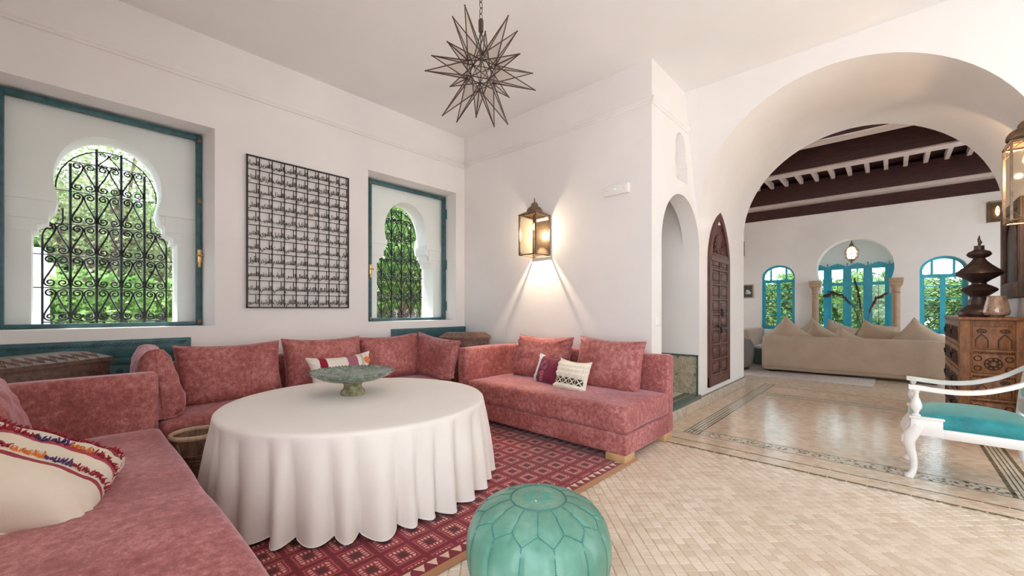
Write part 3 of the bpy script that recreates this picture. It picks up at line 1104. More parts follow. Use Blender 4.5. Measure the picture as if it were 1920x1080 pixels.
def blue_window(n, xc, hw, top, z0, rz, label):
    y = YF + 0.16
    O = (xc, y, z0)
    w = thing('window_%d' % n, label, None, O)
    struct(w, None)
    fr = MB(O)
    zs = top - rz
    fo = [(zz, ww_) for zz, ww_ in arc_levels(zs, hw + .01, zs, 14, rz + .01)]
    outer = [(xc - hw, z0)] + [(xc - b, a) for a, b in fo] + [(xc + b, a) for a, b in fo[::-1][1:]] + [(xc + hw, z0)]
    inner = [(xc + (p[0] - xc) * (1 - 0.055 / hw), zs + (p[1] - zs) * (1 - 0.055 / rz) if p[1] > zs else p[1]) for p in outer]
    for k in range(len(outer) - 1):
        a, b, c, d = outer[k], outer[k + 1], inner[k + 1], inner[k]
        for yy in (y - 0.03, y + 0.03):
            fr.quad((a[0], yy, a[1]), (b[0], yy, b[1]), (c[0], yy, c[1]), (d[0], yy, d[1]))
        fr.quad((c[0], y - .03, c[1]), (d[0], y - .03, d[1]), (d[0], y + .03, d[1]), (c[0], y + .03, c[1]))
    fr.build('frame', 'paint_blue', w, ang=25)
    tz = top - 0.40
    m = MB(O)
    m.box(xc - hw + .02, y - .025, tz - .035, xc + hw - .02, y + .025, tz + .035)
    m.box(xc - .04, y - .036, z0, xc + .04, y + .036, tz + .01)
    m.box(xc - hw + .02, y - .024, z0, xc + hw - .02, y + .024, z0 + .09)
    for sx in (-1, 1):
        m.box(xc + sx * hw * .46 - .018, y - .028, tz, xc + sx * hw * .46 + .018, y + .028, top - .03)
        m.box(min(xc + sx * (hw - .05), xc + sx * (hw - .075)), y - .022, z0, max(xc + sx * (hw - .05), xc + sx * (hw - .075)), y + .022, tz)
    m.build('mullion', 'paint_blue', w, smooth=False)
    rg = random.Random(n)
    rows = [(z0 + .09, z0 + .36), (z0 + .38, z0 + .72), (z0 + .74, z0 + .97), (z0 + .99, tz - .035)]
    for sx in (-1, 1):
        xa, xb = sorted((xc + sx * .04, xc + sx * (hw - .06)))
        for (za, zb) in rows:
            p = MB(O).box(xa, y - .002, za, xb, y + .002, zb).build('pane', 'glass_leaded', w)
            l_ = MB(O)
            lead(l_, xa, xb, za, zb, y - .006, rg)
            l_.build('leading', 'iron_black', p)
            MB(O).box(xa, y - .02, zb, xb, y + .02, zb + .02).build('glazing_bar', 'paint_blue', w)
    for xa, xb in ((xc - hw * .46 + .018, xc + hw * .46 - .018), (xc - hw + .05, xc - hw * .46 - .018), (xc + hw * .46 + .018, xc + hw - .05)):
        zb = top - (.06 if xb - xa > .2 else .15)
        p = MB(O).box(xa, y - .002, tz + .035, xb, y + .002, zb).build('pane', 'glass_leaded', w)
        l_ = MB(O)
        lead(l_, xa, xb, tz + .035, zb, y - .006, rg)
        l_.build('leading', 'iron_black', p)
    MB(O).box(xc - hw, YF - .02, z0 - .05, xc + hw, y + .1, z0).build('sill', 'plaster_exterior', w)


blue_window(3, WL[0], WL[1], 2.36, 0.75, 0.30, 'blue arched window with leaded panes beside the small dark picture')
blue_window(4, WR[0], WR[1], 2.345, 0.75, 0.30, 'blue arched window with leaded panes behind the tall metal ornament')

# bay casements
O = (-0.62, 13.6, 0.35)
w = thing('window_5', 'blue bay of tall casements with scalloped heads behind the horseshoe arch', None, O)
struct(w, None)


def casement(F, a0, a1, mat='paint_blue'):
    """one casement between a0 and a1 with a scalloped head; F(a, z, t)"""
    def bx(x0, z0, x1, z1, t0=-.03, t1=.03):
        p, q = F(x0, z0, t0), F(x1, z1, t1)
        return tuple(min(a, b) for a, b in zip(p, q)) + tuple(max(a, b) for a, b in zip(p, q))
    m = MB(O)
    for b in ((a0 + .001, .35, a0 + .085, 2.34), (a1 - .085, .35, a1 - .001, 2.34)):
        m.box(*bx(*b))
    for b in ((a0 + .085, 1.86, a1 - .085, 1.94), (a0 + .085, .35, a1 - .085, .5), (a0 + .085, 2.28, a1 - .085, 2.34)):
        m.box(*bx(*b, -.026, .026))
    for k in range(7):
        u0 = a0 + (a1 - a0) * k / 7
        hgt = (.02, .05, .075, .09, .075, .05, .02)[k]
        m.box(*bx(u0, 2.34, u0 + (a1 - a0) / 7, 2.34 + hgt, -.045, -.02))
    m.box(*bx(a0 - .012, .35, a0 + .012, 2.44, -.05, -.02))
    m.build('casement', mat, w, smooth=False)
    for za, zb in ((.5, .92), (.94, 1.38), (1.40, 1.86), (1.94, 2.28)):
        p = MB(O).box(*bx(a0 + .085, za, a1 - .085, zb, -.002, .002)).build('pane', 'glass_leaded', w)
        l_ = MB(O)
        am = (a0 + a1) / 2
        l_.box(*bx(am - .004, za, am + .004, zb, -.008, .004))
        if za > 1.9:
            l_.tube([F(am + (a1 - a0 - .17) / 2 * math.cos(R(q)), za + (zb - za) * .78 * math.sin(R(q)), -.006) for q in range(0, 181, 20)], .005, 4)
        l_.build('leading', 'iron_brown', p)
        MB(O).box(*bx(a0 + .085, zb, a1 - .085, zb + .02, -.015, .015)).build('glazing_bar', 'paint_blue', w)


for k in range(5):
    casement(lambda a, z, t: (a, 13.60 + t, z), -1.62 + k * 0.40, -1.62 + (k + 1) * 0.40)
for k in range(3):
    casement(lambda a, z, t: (-1.66 + t, a, z), YF + .34 + k * .39, YF + .34 + (k + 1) * .39)
    casement(lambda a, z, t: (0.42 - t, a, z), YF + .34 + k * .39, YF + .34 + (k + 1) * .39)

for i, xk in enumerate((-1.31, 0.085)):
    c_ = thing('column', 'sandstone column with square capital beside the %s' % ('arched window with the picture' if i == 0 else 'window behind the dresser'), None, (xk, YF - 0.10, 0))
    struct(c_, c_['label'])
    MB().lathe([(.095, 0), (.095, .08), (.075, .10), (.068, .16), (.066, 1.50), (.062, 1.60)], 20).build('shaft', 'stone_column', c_)
    MB().lathe([(.062, 1.60), (.078, 1.615), (.062, 1.63), (.066, 1.70), (.088, 1.755), (.10, 1.77)], 20).build('capital', 'stone_column', c_)
    MB().bbox(-.105, -.10, 1.77, .105, .10, 1.84, .008).bbox(-.118, -.105, 1.84, .118, .105, 1.915, .01).build('abacus', 'stone_column', c_)
# ================================================================== OBJECTS
# --- rug
RX, RY = -1.535, 0.20
rg_ = MB()
rg_.softbox(0, 0, 0, 2.55, 3.02, 0.012, 0.005, 0, 0, 0, 6)
rug = rg_.build('rug', 'rug_red')
rug.location = (RX, 3.20, 0.0005)
rug.rotation_euler = (0, 0, math.pi - 0.012)
tag(rug, 'red woven rug with squared medallions and brown edge under the round table', 'rug')


# --- cushions
def axes(center, right, up):
    r_ = Vector(right).normalized()
    u_ = Vector(up)
    u_ = (u_ - r_ * u_.dot(r_)).normalized()
    n_ = r_.cross(u_)
    return Matrix(((r_.x, u_.x, n_.x, center[0]), (r_.y, u_.y, n_.y, center[1]), (r_.z, u_.z, n_.z, center[2]), (0, 0, 0, 1)))


def pillow_surface(W_, H_, T_, sag, pw, wr, seed, belly=0.15, slump=0.0):
    def f(u, v, side):
        x = W_ / 2 * u * (1 - sag * (1 - v * v) * abs(u))
        y = H_ / 2 * v * (1 - sag * (1 - u * u) * abs(v))
        y -= slump * (1 - u * u) * max(0, v)
        p = max(0.0, (1 - abs(u) ** 3.4)) ** pw * max(0.0, (1 - abs(v) ** 3.4)) ** pw
        z = side * T_ / 2 * p * (1 - belly * v)
        q = Vector((x * 5 + seed, y * 5, side))
        k = noise.noise(q) * 0.6 + noise.noise(q * 2.7) * 0.4
        z += side * wr * k * min(1, p * 2.0) * 2
        # creases gathering at the corners
        cr = max(0, abs(u) - 0.45) * max(0, abs(v) - 0.3) * 3.2
        z += side * wr * 1.5 * cr * math.sin((abs(u) * 1.0 - abs(v) * 1.6) * 15 + seed) * min(1, p * 3)
        return Vector((x, y, z))
    return f


def pillow(name, W_, H_, T_, mat, M_, seed, label, group=None, sag=0.06, pw=0.5, wr=0.010, belly=0.15, slump=0.012, nu=34, nv=28, cat='cushion', seam=True, press=()):
    f0_ = pillow_surface(W_, H_, T_, sag, pw, wr, seed, belly, slump)
    Mi = M_.inverted()

    def f(u, v, side):
        p = M_ @ f0_(u, v, side)
        for q, n_ in press:                  # flatten where it lies on the seat or leans on the back
            d = (p - Vector(q)).dot(Vector(n_))
            if d < 0:
                p = p - Vector(n_) * d
        return Mi @ p

    def grid(n):
        return [math.sin((i / n - .5) * math.pi * 0.96) / math.sin(.48 * math.pi) for i in range(n + 1)]
    U, V = grid(nu), grid(nv)
    m = MB()
    for side in (1, -1):
        vs = [f(u, v, side) for v in V for u in U]
        fs = []
        for j in range(nv):
            for i in range(nu):
                a = j * (nu + 1) + i
                q = (a, a + 1, a + nu + 2, a + nu + 1)
                fs.append(q if side > 0 else q[::-1])
        m.add(vs, fs)
    me = m.mesh(name, True, 180)
    o = link(name, me, mat)
    o.matrix_world = M_
    tag(o, label, cat, group)
    if seam:
        pts = [f(u, -1, 1) for u in U[:-1]] + [f(1, v, 1) for v in V[:-1]] + [f(u, 1, 1) for u in U[::-1][:-1]] + [f(-1, v, 1) for v in V[::-1][:-1]]
        MB().tube(pts, 0.0045, 5, closed=True).build('piping', mat, o)
    return o, f


# --- pink velvet sofas
def sofa(label, O, base, seat, backs, arms, legs):
    s_ = thing('sofa', label, 'sofa', O, group='rose velvet sofas round the table')
    MB(O).softbox(*base, r=0.02, nz=0.004, seed=1).build('base', 'velvet_rose', s_, ang=60)
    MB(O).softbox(*seat, r=0.045, crown=0.022, nz=0.010, seed=4, n=16).build('seat', 'velvet_rose', s_, ang=70)
    for b in backs:
        MB(O).softbox(*b, r=0.035, nz=0.006, seed=7, n=12).build('backrest', 'velvet_rose', s_, ang=70)
    for b in arms:
        MB(O).softbox(*b, r=0.035, nz=0.006, seed=9, n=12).build('armrest', 'velvet_rose', s_, ang=70)
    for x, y in legs:
        tag(MB(O).bbox(x, y, 0.0125 if (-4.08 < x < -1.55 and .18 < y < 3.2) else 0.0, x + .175, y + .175, 0.068, .003).build('leg', 'wood_pale', s_), 'pale wood block foot')
    return s_


sofa('rose velvet sofa with one armrest standing against the lantern wall', (-2.6, 3.5, 0),
     (-3.63, 3.035, 0.062, -1.555, 4.0, 0.237), (-3.50, 3.02, 0.237, -1.555, 3.90, 0.452),
     [(-3.62, 3.865, 0.20, -1.550, 4.005, 0.812)], [(-3.65, 3.02, 0.062, -3.50, 3.98, 0.815)],
     [(-1.735, 3.015), (-1.735, 3.80), (-3.60, 3.05), (-3.60, 3.80)])
sofa('rose velvet sofa with one armrest and striped tufted cushion, facing the lantern wall', (-2.6, -0.1, 0),
     (-3.78, -0.56, 0.062, -1.10, 0.405, 0.237), (-3.66, -0.48, 0.237, -1.10, 0.425, 0.452),
     [(-3.80, -0.585, 0.20, -1.10, -0.45, 0.812)], [(-3.80, -0.56, 0.062, -3.66, 0.415, 0.820)],
     [(-1.40, 0.20), (-1.40, -0.50), (-3.70, 0.20), (-3.70, -0.50)])
sofa('long rose velvet sofa standing under the metal calligraphy panel', (-4.1, 1.72, 0),
     (-4.55, 0.435, 0.062, -3.74, 3.01, 0.237), (-4.50, 0.43, 0.237, -3.72, 3.015, 0.450),
     [(-4.62, 0.43, 0.15, -4.46, 3.015, 0.80)], [],
     [(-3.95, 0.5), (-3.95, 2.7), (-4.5, 0.5), (-4.5, 2.7)])

GB = 'rose velvet back cushions'
UP = (0, 0, 1)
P_LONG = (((0, 0, .464), UP), ((-4.467, 0, 0), (1, 0, 0)))
P_LANT = (((0, 0, .464), UP), ((0, 3.872, 0), (0, -1, 0)))
P_NEAR = (((0, 0, .464), UP), ((0, -.457, 0), (0, 1, 0)))
# back sofa
pillow('cushion', 0.795, 0.53, 0.30, 'velvet_rose', axes((-4.28, 0.975, 0.69), (0, 1, 0.0), (-0.22, 0, 1)), 3, 'wide rose velvet cushion on the long sofa, next to the upright end cushion', GB, pw=0.46, wr=0.017, press=P_LONG)
pillow('cushion', 0.795, 0.54, 0.29, 'velvet_rose', axes((-4.28, 1.79, 0.695), (0, 1, -0.01), (-0.24, 0, 1)), 13, 'rose velvet cushion directly behind the small cream cushion with red stripes', GB, pw=0.46, wr=0.017, press=P_LONG)
pillow('cushion', 0.765, 0.53, 0.26, 'velvet_rose', axes((-4.30, 2.575, 0.69), (0.0, 1, 0.03), (-0.24, 0, 1)), 27, 'rose velvet cushion on the long sofa, meeting the corner cushion', GB, pw=0.46, wr=0.017, press=P_LONG)
pillow('cushion', 0.80, 0.52, 0.22, 'velvet_rose', axes((-4.015, 2.968, 0.675), (1, -0.0, -0.09), (0, 0.20, 1)), 41, 'rose velvet corner cushion before the small diagonal chest', GB, pw=0.45, wr=0.014, press=P_LONG[:1])
pillow('cushion', 0.60, 0.54, 0.27, 'velvet_rose', axes((-4.115, 0.44, 0.70), (-1, 0.0, 0), (0, -0.10, 1)), 55, 'plump upright rose velvet cushion at the end of the long sofa', GB, pw=0.30, wr=0.012, belly=0.3, press=P_LONG[:1])
# lantern wall sofa
pillow('cushion', 0.80, 0.52, 0.24, 'velvet_rose', axes((-2.98, 3.74, 0.685), (1, 0, 0.0), (0, 0.24, 1)), 67, 'rose velvet back cushion behind the small maroon cushion', GB, pw=0.46, wr=0.017, press=P_LANT)
pillow('cushion', 0.74, 0.53, 0.22, 'velvet_rose', axes((-2.11, 3.72, 0.69), (1, 0, -0.03), (0, 0.24, 1)), 71, 'rose velvet back cushion behind the white shaggy cushion', GB, pw=0.42, wr=0.010, press=P_LANT)
# near sofa
pillow('cushion', 0.78, 0.50, 0.30, 'velvet_rose', axes((-3.225, -0.315, 0.69), (-1, 0, 0), (0, -0.2, 1)), 83, 'rose velvet back cushion behind the tufted striped cushion', GB, pw=0.46, wr=0.017, press=P_NEAR)

# small cushions
k1, f1 = pillow('cushion', 0.64, 0.36, 0.15, 'kilim_back', axes((-4.0, 1.84, 0.625), (0, 1, 0.03), (-0.30, 0, 1)), 91, 'small cream cushion with red stripes on the long sofa behind the pedestal dish', sag=0.12, wr=0.010, press=P_LONG[:1])
m = MB()
for (cx, cy) in ((0.245, 0.085),):
    m.add([(cx + .034 * math.cos(a / 10 * math.pi), cy + .034 * math.sin(a / 10 * math.pi), f1(cx / .32, cy / .18, 1).z + .004) for a in range(20)], [tuple(range(20))])
m.build('red_dot', 'yarn_orange', k1)
k2, f2 = pillow('cushion', 0.42, 0.33, 0.13, 'cushion_maroon', axes((-2.66, 3.475, 0.60), (1, -0.12, -0.05), (0, 0.35, 1)), 95, 'maroon cushion with lilac end and embroidered rosette', sag=0.12, wr=0.008, press=P_LANT[:1])
m = MB()
rr = random.Random(5)
for ring_r, cx, cy in ((0.055, -0.045, 0.04), (0.03, -0.05, -0.05), (0.025, -0.04, -0.11)):
    for a in range(0, 360, 30):
        x0, y0 = cx + ring_r * .45 * math.cos(R(a)), cy + ring_r * .45 * math.sin(R(a))
        x1, y1 = cx + ring_r * math.cos(R(a)), cy + ring_r * math.sin(R(a))
        m.tube([Vector((x0, y0, f2(x0 / .21, y0 / .165, 1).z + .002)), Vector((x1, y1, f2(x1 / .21, y1 / .165, 1).z + .003))], .0022, 4)
simple('thread_pink', (0.62, 0.25, 0.33), 0.8)
m.build('embroidery', 'thread_pink', k2)
k3, f3 = pillow('cushion', 0.38, 0.32, 0.14, 'cloth_cream', axes((-2.315, 3.385, 0.59), (1, -0.05, -0.03), (0, 0.35, 1)), 99, 'cream shaggy cushion with black geometric band', sag=0.08, wr=0.006, press=P_LANT[:1])
m = MB()
for i in range(24):
    for j in range(3):
        def P3(uu, vv_):
            p = f3(uu, vv_, 1)
            p.z += .004
            return p
        u0, u1 = -0.94 + i * 1.88 / 24, -0.94 + (i + 1) * 1.88 / 24
        v0, v1 = -0.60 + j * .4 / 3, -0.60 + (j + 1) * .4 / 3
        m.quad(P3(u0, v0), P3(u1, v0), P3(u1, v1), P3(u0, v1))
m.build('woven_band', 'band_geo', k3)
m = MB()
for row, vb in enumerate((0.86, 0.55, 0.25, -0.62)):
    for i in range(90):
        u = -0.97 + 1.94 * (i + rr.random()) / 90
        a = f3(u, vb, 1)
        b = f3(u + rr.uniform(-.05, .05), max(-.97, vb - 0.36 - rr.uniform(0, .1)) if row < 3 else -.95, 1)
        mid = (a + b) / 2 + Vector((rr.uniform(-.006, .006), 0, 0.018 + rr.uniform(0, .008)))
        m.tube([a + Vector((0, 0, .002)), mid, b + Vector((0, 0, .008))], [.0042, .0048, .0028], 4)
tag(m.build('shaggy_fringe', 'cloth_shag', k3), 'white shaggy yarn rows', kind='stuff')

# tufted striped cushion on the near sofa
k4, f4 = pillow('cushion', 0.56, 0.50, 0.30, 'kilim_cream', axes((-2.475, -0.135, 0.58), (0.08, .82, -0.52), (-0.86, 0.12, 0.42)), 103, 'cream cushion with red and violet tufted stripes on the near sofa', sag=0.06, wr=0.016, pw=0.45, press=P_NEAR[:1])
for ci, (mt, segs) in enumerate((('yarn_red', ((-.9, -.35, -.10), (.35, .97, -.10), (-.95, -.2, .36), (.5, .97, .36), (-.8, .9, .78))),
                                 ('yarn_orange', ((-.32, .05, -.10), (.2, .5, .36))), ('yarn_violet', ((.05, .36, -.10), (-.2, .2, .36))))):
    m = MB()
    for (ua, ub, vc) in segs:
        n_ = int(abs(ub - ua) * 70)
        for i in range(n_):
            u = ua + (ub - ua) * (i + rr.random()) / n_
            v = vc + rr.uniform(-.035, .035)
            a = f4(u, v, 1)
            b = a + Vector((rr.uniform(-.014, .014), rr.uniform(-.012, .014), rr.uniform(.006, .018)))
            m.tube([a - Vector((0, 0, .002)), (a + b) / 2 + Vector((0, 0, .004)), b], [.0035, .0034, .0018], 4)
    tag(m.build('tuft', mt, k4), None, kind='stuff')

# --- round table, cloth, pedestal dish
TX, TY = -2.89, 1.478
tb = thing('round_table', 'round low table hidden under the white floor-length cloth', 'table', (TX, TY, 0.0125))
MB().lathe([(0.79, 0.535), (0.81, 0.54), (0.81, 0.562), (0.79, 0.565)], 48).build('tabletop', 'wood_pale', tb)
for a in range(4):
    MB().bbox(.45 * math.cos(a * math.pi / 2 + .8) - .03, .45 * math.sin(a * math.pi / 2 + .8) - .03, 0, .45 * math.cos(a * math.pi / 2 + .8) + .03, .45 * math.sin(a * math.pi / 2 + .8) + .03, .54, .006).build('leg', 'wood_pale', tb)
m = MB((TX, TY, 0.012))
NF = 360
prof = [(0.0, 0.584), (0.3, 0.584), (0.6, 0.584), (0.8, 0.584), (0.875, 0.583), (0.892, 0.579), (0.902, 0.570), (0.906, 0.555)]
zs = [0.52, 0.46, 0.40, 0.33, 0.26, 0.19, 0.12, 0.06, 0.025]
rf = random.Random(11)
folds = []
a_ = 0.0
while a_ < 2 * math.pi - 0.1:
    wdt = rf.uniform(0.13, 0.24)
    folds.append((a_, wdt, rf.uniform(0.65, 1.25)))
    a_ += wdt
sc_ = 2 * math.pi / a_
folds = [(f[0] * sc_, f[1] * sc_, f[2]) for f in folds]


def pleat(phi):
    phi = phi % (2 * math.pi)
    for (s0, w_, am) in folds:
        if s0 <= phi < s0 + w_:
            q = (phi - s0) / w_
            return am * (math.sin(math.pi * q) ** 0.8) * (1 - .25 * math.cos(math.pi * q)), am
    return 0, 1


vs, fs = [], []
rows = len(prof) + len(zs)
for i, (r_, z) in enumerate(prof):
    for k in range(NF):
        p = 2 * math.pi * k / NF
        vs.append((TX + r_ * math.cos(p), TY + r_ * math.sin(p), 0.012 + z + (0.0012 * noise.noise(Vector((r_ * 3 * math.cos(p), r_ * 3 * math.sin(p), 2))))))
for i, z in enumerate(zs):
    d = (0.555 - z) / 0.53
    for k in range(NF):
        p = 2 * math.pi * k / NF
        q, am = pleat(p + 0.03 * d * math.sin(3 * p))
        r_ = 0.902 + d ** 0.75 * (-0.026 + 0.102 * q) + 0.006 * d * noise.noise(Vector((p * 4, z * 5, 1)))
        zz = z + (0.016 * (1 - q) - 0.006) * (1 if z < .07 else 0)
        pt = Vector((max(-3.715, TX + r_ * math.cos(p)), TY + r_ * math.sin(p)))
        away = pt - Vector((-3.545, 0.605))
        if zz < .42 and away.length < .178:              # the cloth gives way to the tub beside it
            while away.length < .178 and r_ > .7:
                r_ -= .004
                pt = Vector((TX + r_ * math.cos(p), TY + r_ * math.sin(p)))
                away = pt - Vector((-3.545, 0.605))
        vs.append((pt.x, pt.y, 0.012 + max(0.004, zz)))
for i in range(rows - 1):
    for k in range(NF):
        fs.append((i * NF + k, (i + 1) * NF + k, (i + 1) * NF + (k + 1) % NF, i * NF + (k + 1) % NF))
m.add(vs, fs)
tc_ = m.build('tablecloth', 'cloth_white', ang=180)
tc_.location = (TX, TY, 0.012)
tag(tc_, 'white floor-length pleated cloth on the round table', 'tablecloth')
m = MB((TX, TY, 0.012))
m.tube([vs[(rows - 1) * NF + k] for k in range(NF)], 0.0035, 4, closed=True)
m.build('hem', 'cloth_white', tc_)

BX, BY, BZ = -3.045, 1.485, 0.5965
b_ = thing('pedestal_dish', 'green glazed pedestal dish with beaded rim on the round table', 'dish', (BX, BY, BZ))
MB().lathe([(0.0, 0.135), (0.12, 0.135), (0.20, 0.150), (0.272, 0.170), (0.294, 0.182), (0.300, 0.178), (0.298, 0.165), (0.262, 0.143), (0.20, 0.118), (0.10, 0.098), (0.065, 0.092)][::-1], 64).build('bowl', 'glaze_green', b_, ang=60)
MB().lathe([(0.0, 0.0), (0.088, 0.0), (0.092, 0.012), (0.085, 0.028), (0.068, 0.05), (0.064, 0.07), (0.075, 0.098), (0.10, 0.105)], 36).build('foot', 'glaze_foot', b_)
m = MB()
for k in range(72):
    a = 2 * math.pi * k / 72
    q = MB().lathe([(0.0, -.007), (.006, -.003), (.006, .003), (0, .007)], 6)
    c = Vector((.295 * math.cos(a), .295 * math.sin(a), .183))
    m.add([Vector(v) + c for v in q.v], q.f)
tag(m.build('rim_beading', 'glaze_green', b_), None)

# --- leather pouf
PX, PY = -1.115, 1.372
po = thing('pouf', 'round green leather pouf with stitched petal panels on the tile floor', 'pouf', (PX, PY, 0.0))
PR, PH = 0.308, 0.445


def pouf_rz(t_):
    """t 0 (top centre) .. 1 (foot)"""
    a = t_ * math.pi
    s_, c_ = math.sin(a), math.cos(a)
    r_ = PR * abs(s_) ** 0.72 if t_ < 0.5 else PR * abs(s_) ** 0.55
    z = PH * .56 + (PH * .44 if c_ > 0 else PH * .56) * (abs(c_) ** 0.88) * (1 if c_ > 0 else -1)
    return r_, z


def pouf_p(az, t_, off=0.0, dimple=True):
    r_, z = pouf_rz(t_)
    r2, z2 = pouf_rz(min(1, t_ + .004))
    n_ = Vector((-(z2 - z), 0, (r2 - r_)))
    n_ = n_.normalized() if n_.length > 1e-9 else Vector((0, 0, 1))
    if n_.x < 0 and t_ > .02:
        n_ = -n_
    bul = 0.0
    if dimple:
        k = az * 14 / (2 * math.pi)
        if .15 < t_ < .30:
            bul = -0.006 * math.exp(-((k - round(k)) / .10) ** 2)
        elif t_ >= .34:
            kk = k - .5
            bul = -0.006 * math.exp(-((kk - round(kk)) / .10) ** 2)
    r_ += n_.x * (off + bul)
    z += n_.z * (off + bul)
    return Vector((r_ * math.cos(az), r_ * math.sin(az), z))


m = MB()
NA_, NT_ = 196, 56
vs = [pouf_p(2 * math.pi * k / NA_, max(.003, i / NT_) if i < NT_ else .985) for i in range(NT_ + 1) for k in range(NA_)]
fs = [(i * NA_ + k, (i + 1) * NA_ + k, (i + 1) * NA_ + (k + 1) % NA_, i * NA_ + (k + 1) % NA_) for i in range(NT_) for k in range(NA_)]
fs += [tuple(range(NA_))[::-1], tuple(NT_ * NA_ + k for k in range(NA_))]
m.add(vs, fs)
m.build('body', 'leather_green', po, ang=180)
T0, TU, TLW = 0.085, 0.235, 0.305


def seam(p0, p1, n_=12, rad=0.0026):
    pts = [pouf_p(p0[0] + (p1[0] - p0[0]) * i / n_, p0[1] + (p1[1] - p0[1]) * i / n_, -.0003) for i in range(n_ + 1)]
    return MB().tube(pts, rad, 5), pts


st_ = MB()
for k in range(14):
    az0, az1 = 2 * math.pi * k / 14, 2 * math.pi * (k + .5) / 14
    for (p0, p1, n_) in (((az0, T0), (az0, TU), 10), ((az0, TU), (az1, TLW), 6), ((az1, TLW), (2 * math.pi * (k + 1) / 14, TU), 6), ((az1, TLW), (az1, .93), 30)):
        q, pts = seam(p0, p1, n_)
        q.build('seam', 'leather_seam', po)
        L = sum((pts[i + 1] - pts[i]).length for i in range(len(pts) - 1))
        ns = max(2, int(L / .0085))
        for j in range(ns):
            f = (j + .5) / ns
            a, tt = p0[0] + (p1[0] - p0[0]) * f, p0[1] + (p1[1] - p0[1]) * f
            c = pouf_p(a, tt, .0022)
            d = pouf_p(a + (p1[0] - p0[0]) * .01, tt + (p1[1] - p0[1]) * .01, .0022) - c
            nr = pouf_p(a, tt, .02) - c
            sd = d.cross(nr)
            if sd.length > 1e-9:
                sd = sd.normalized() * .0042
                st_.tube([c - sd, c + sd], .0011, 3)
tag(st_.build('stitching', 'leather_stitch', po), None, kind='stuff')
MB().tube([pouf_p(2 * math.pi * k / 72, T0, .0005) for k in range(72)], .0038, 6, closed=True).build('seam', 'leather_seam', po)
m = MB()
for k in range(12):
    a = 2 * math.pi * k / 12
    for (r0, a0, r1, a1) in ((.018, -.3, .062, .0), (.018, .3, .062, .0), (.045, -.12, .072, .26), (.045, .12, .072, -.26), (.03, 0, .045, .26)):
        def tp(r_, az):
            z = pouf_rz(0.0)[1]
            # invert radius on the crown
            lo_, hi_ = .0, .2
            for _ in range(16):
                mid = (lo_ + hi_) / 2
                if pouf_rz(mid)[0] < r_:
                    lo_ = mid
                else:
                    hi_ = mid
            return pouf_p(az, lo_, .0008, False)
        m.tube([tp(r0, a + a0), tp((r0 + r1) / 2, a + (a0 + a1) / 2), tp(r1, a + a1)], .0013, 4)
tag(m.build('embroidery', 'leather_stitch', po), 'star embroidery in the crown')

# --- wooden mortar stool between sofa and table
ms = thing('wooden_tub', 'carved round wooden tub with pale rim between sofa corner and table', 'tub', (-3.545, 0.605, 0.0125))
ms.scale = (.70, .70, 1.0)
MB().lathe([(0.13, 0), (0.15, .02), (0.165, .12), (0.185, .20), (0.205, .26), (0.215, .34), (.222, .37), (.20, .37), (.185, .30), (.15, .16), (0, .12)], 40).build('body', 'wood_stool', ms)
MB().tube([(.212 * math.cos(a * math.pi / 24), .212 * math.sin(a * math.pi / 24), .375) for a in range(48)], .017, 8, closed=True).build('rim', 'wood_stool_rim', ms)
m = MB()
for k in range(40):
    a0, a1 = 2 * math.pi * k / 40, 2 * math.pi * (k + 1) / 40
    za, zb = (.275, .335) if k % 2 else (.335, .275)
    for dz in (0, .018):
        m.tube([(.2165 * math.cos(a0), .2165 * math.sin(a0), za + dz * .6), (.2165 * math.cos(a1), .2165 * math.sin(a1), zb + dz * .6)], .0035, 4)
for z, r_ in ((.255, .207), (.22, .196), (.19, .186)):
    m.tube([(r_ * math.cos(a * math.pi / 24), r_ * math.sin(a * math.pi / 24), z) for a in range(48)], .004, 5, closed=True)
m.build('carved_band', 'wood_stool', ms)


# --- chests set across the corners
def chest(loc, rz, label, w_=0.70, dp=0.36, z1=0.875, zt=0.945, mat='wood_chest'):
    c_ = thing('wooden_chest', label, 'chest', loc, rz)      # local: front faces -y
    MB().bbox(-w_ / 2, 0, 0, w_ / 2, dp, z1 - 0.02, .006).build('body', mat, c_)
    a, ins = w_ / 2 + .012, .075
    lid = MB()
    lo_ = [(-a, -.012, z1), (a, -.012, z1), (a, dp, z1), (-a, dp, z1)]
    hi_ = [(-a + ins, ins * 1.5, zt), (a - ins, ins * 1.5, zt), (a - ins, dp - .02, zt), (-a + ins, dp - .02, zt)]
    bot = [(p[0], p[1], z1 - .03) for p in lo_]
    lid.add(bot + lo_ + hi_, [(0, 1, 5, 4), (1, 2, 6, 5), (2, 3, 7, 6), (3, 0, 4, 7), (4, 5, 9, 8), (5, 6, 10, 9), (6, 7, 11, 10), (7, 4, 8, 11), (8, 9, 10, 11), (3, 2, 1, 0)])
    ld = lid.build('lid', mat, c_, smooth=False)
    m = MB()
    for k in range(18):
        x0 = -a + .06 + k * (2 * a - .12) / 18
        x1 = x0 + (2 * a - .12) / 18
        f0, f1 = (.25, .75) if k % 2 else (.75, .25)
        for df in (-.16, 0, .16):
            def on(x, f):
                return (x, -.012 + (ins * 1.5 + .012) * f, z1 + (zt - z1) * f + .001)
            m.tube([on(x0, f0 + df), on(x1, f1 + df)], .0028, 4)
    m.build('zigzag_carving', 'wood_chest_warm', ld)
    m = MB()
    for rr_ in (.13, .11, .06):
        m.tube([(rr_ * math.cos(q * math.pi / 20), -.002, .66 + rr_ * math.sin(q * math.pi / 20)) for q in range(40)], .004, 4, closed=True)
    for sx in (-1, 1):
        m.tube([(sx * .20, -.002, .55), (sx * .20, -.002, .80), (sx * .32, -.002, .80), (sx * .32, -.002, .55)], .004, 4)
    m.build('front_carving', 'wood_chest_warm', c_)
    return c_


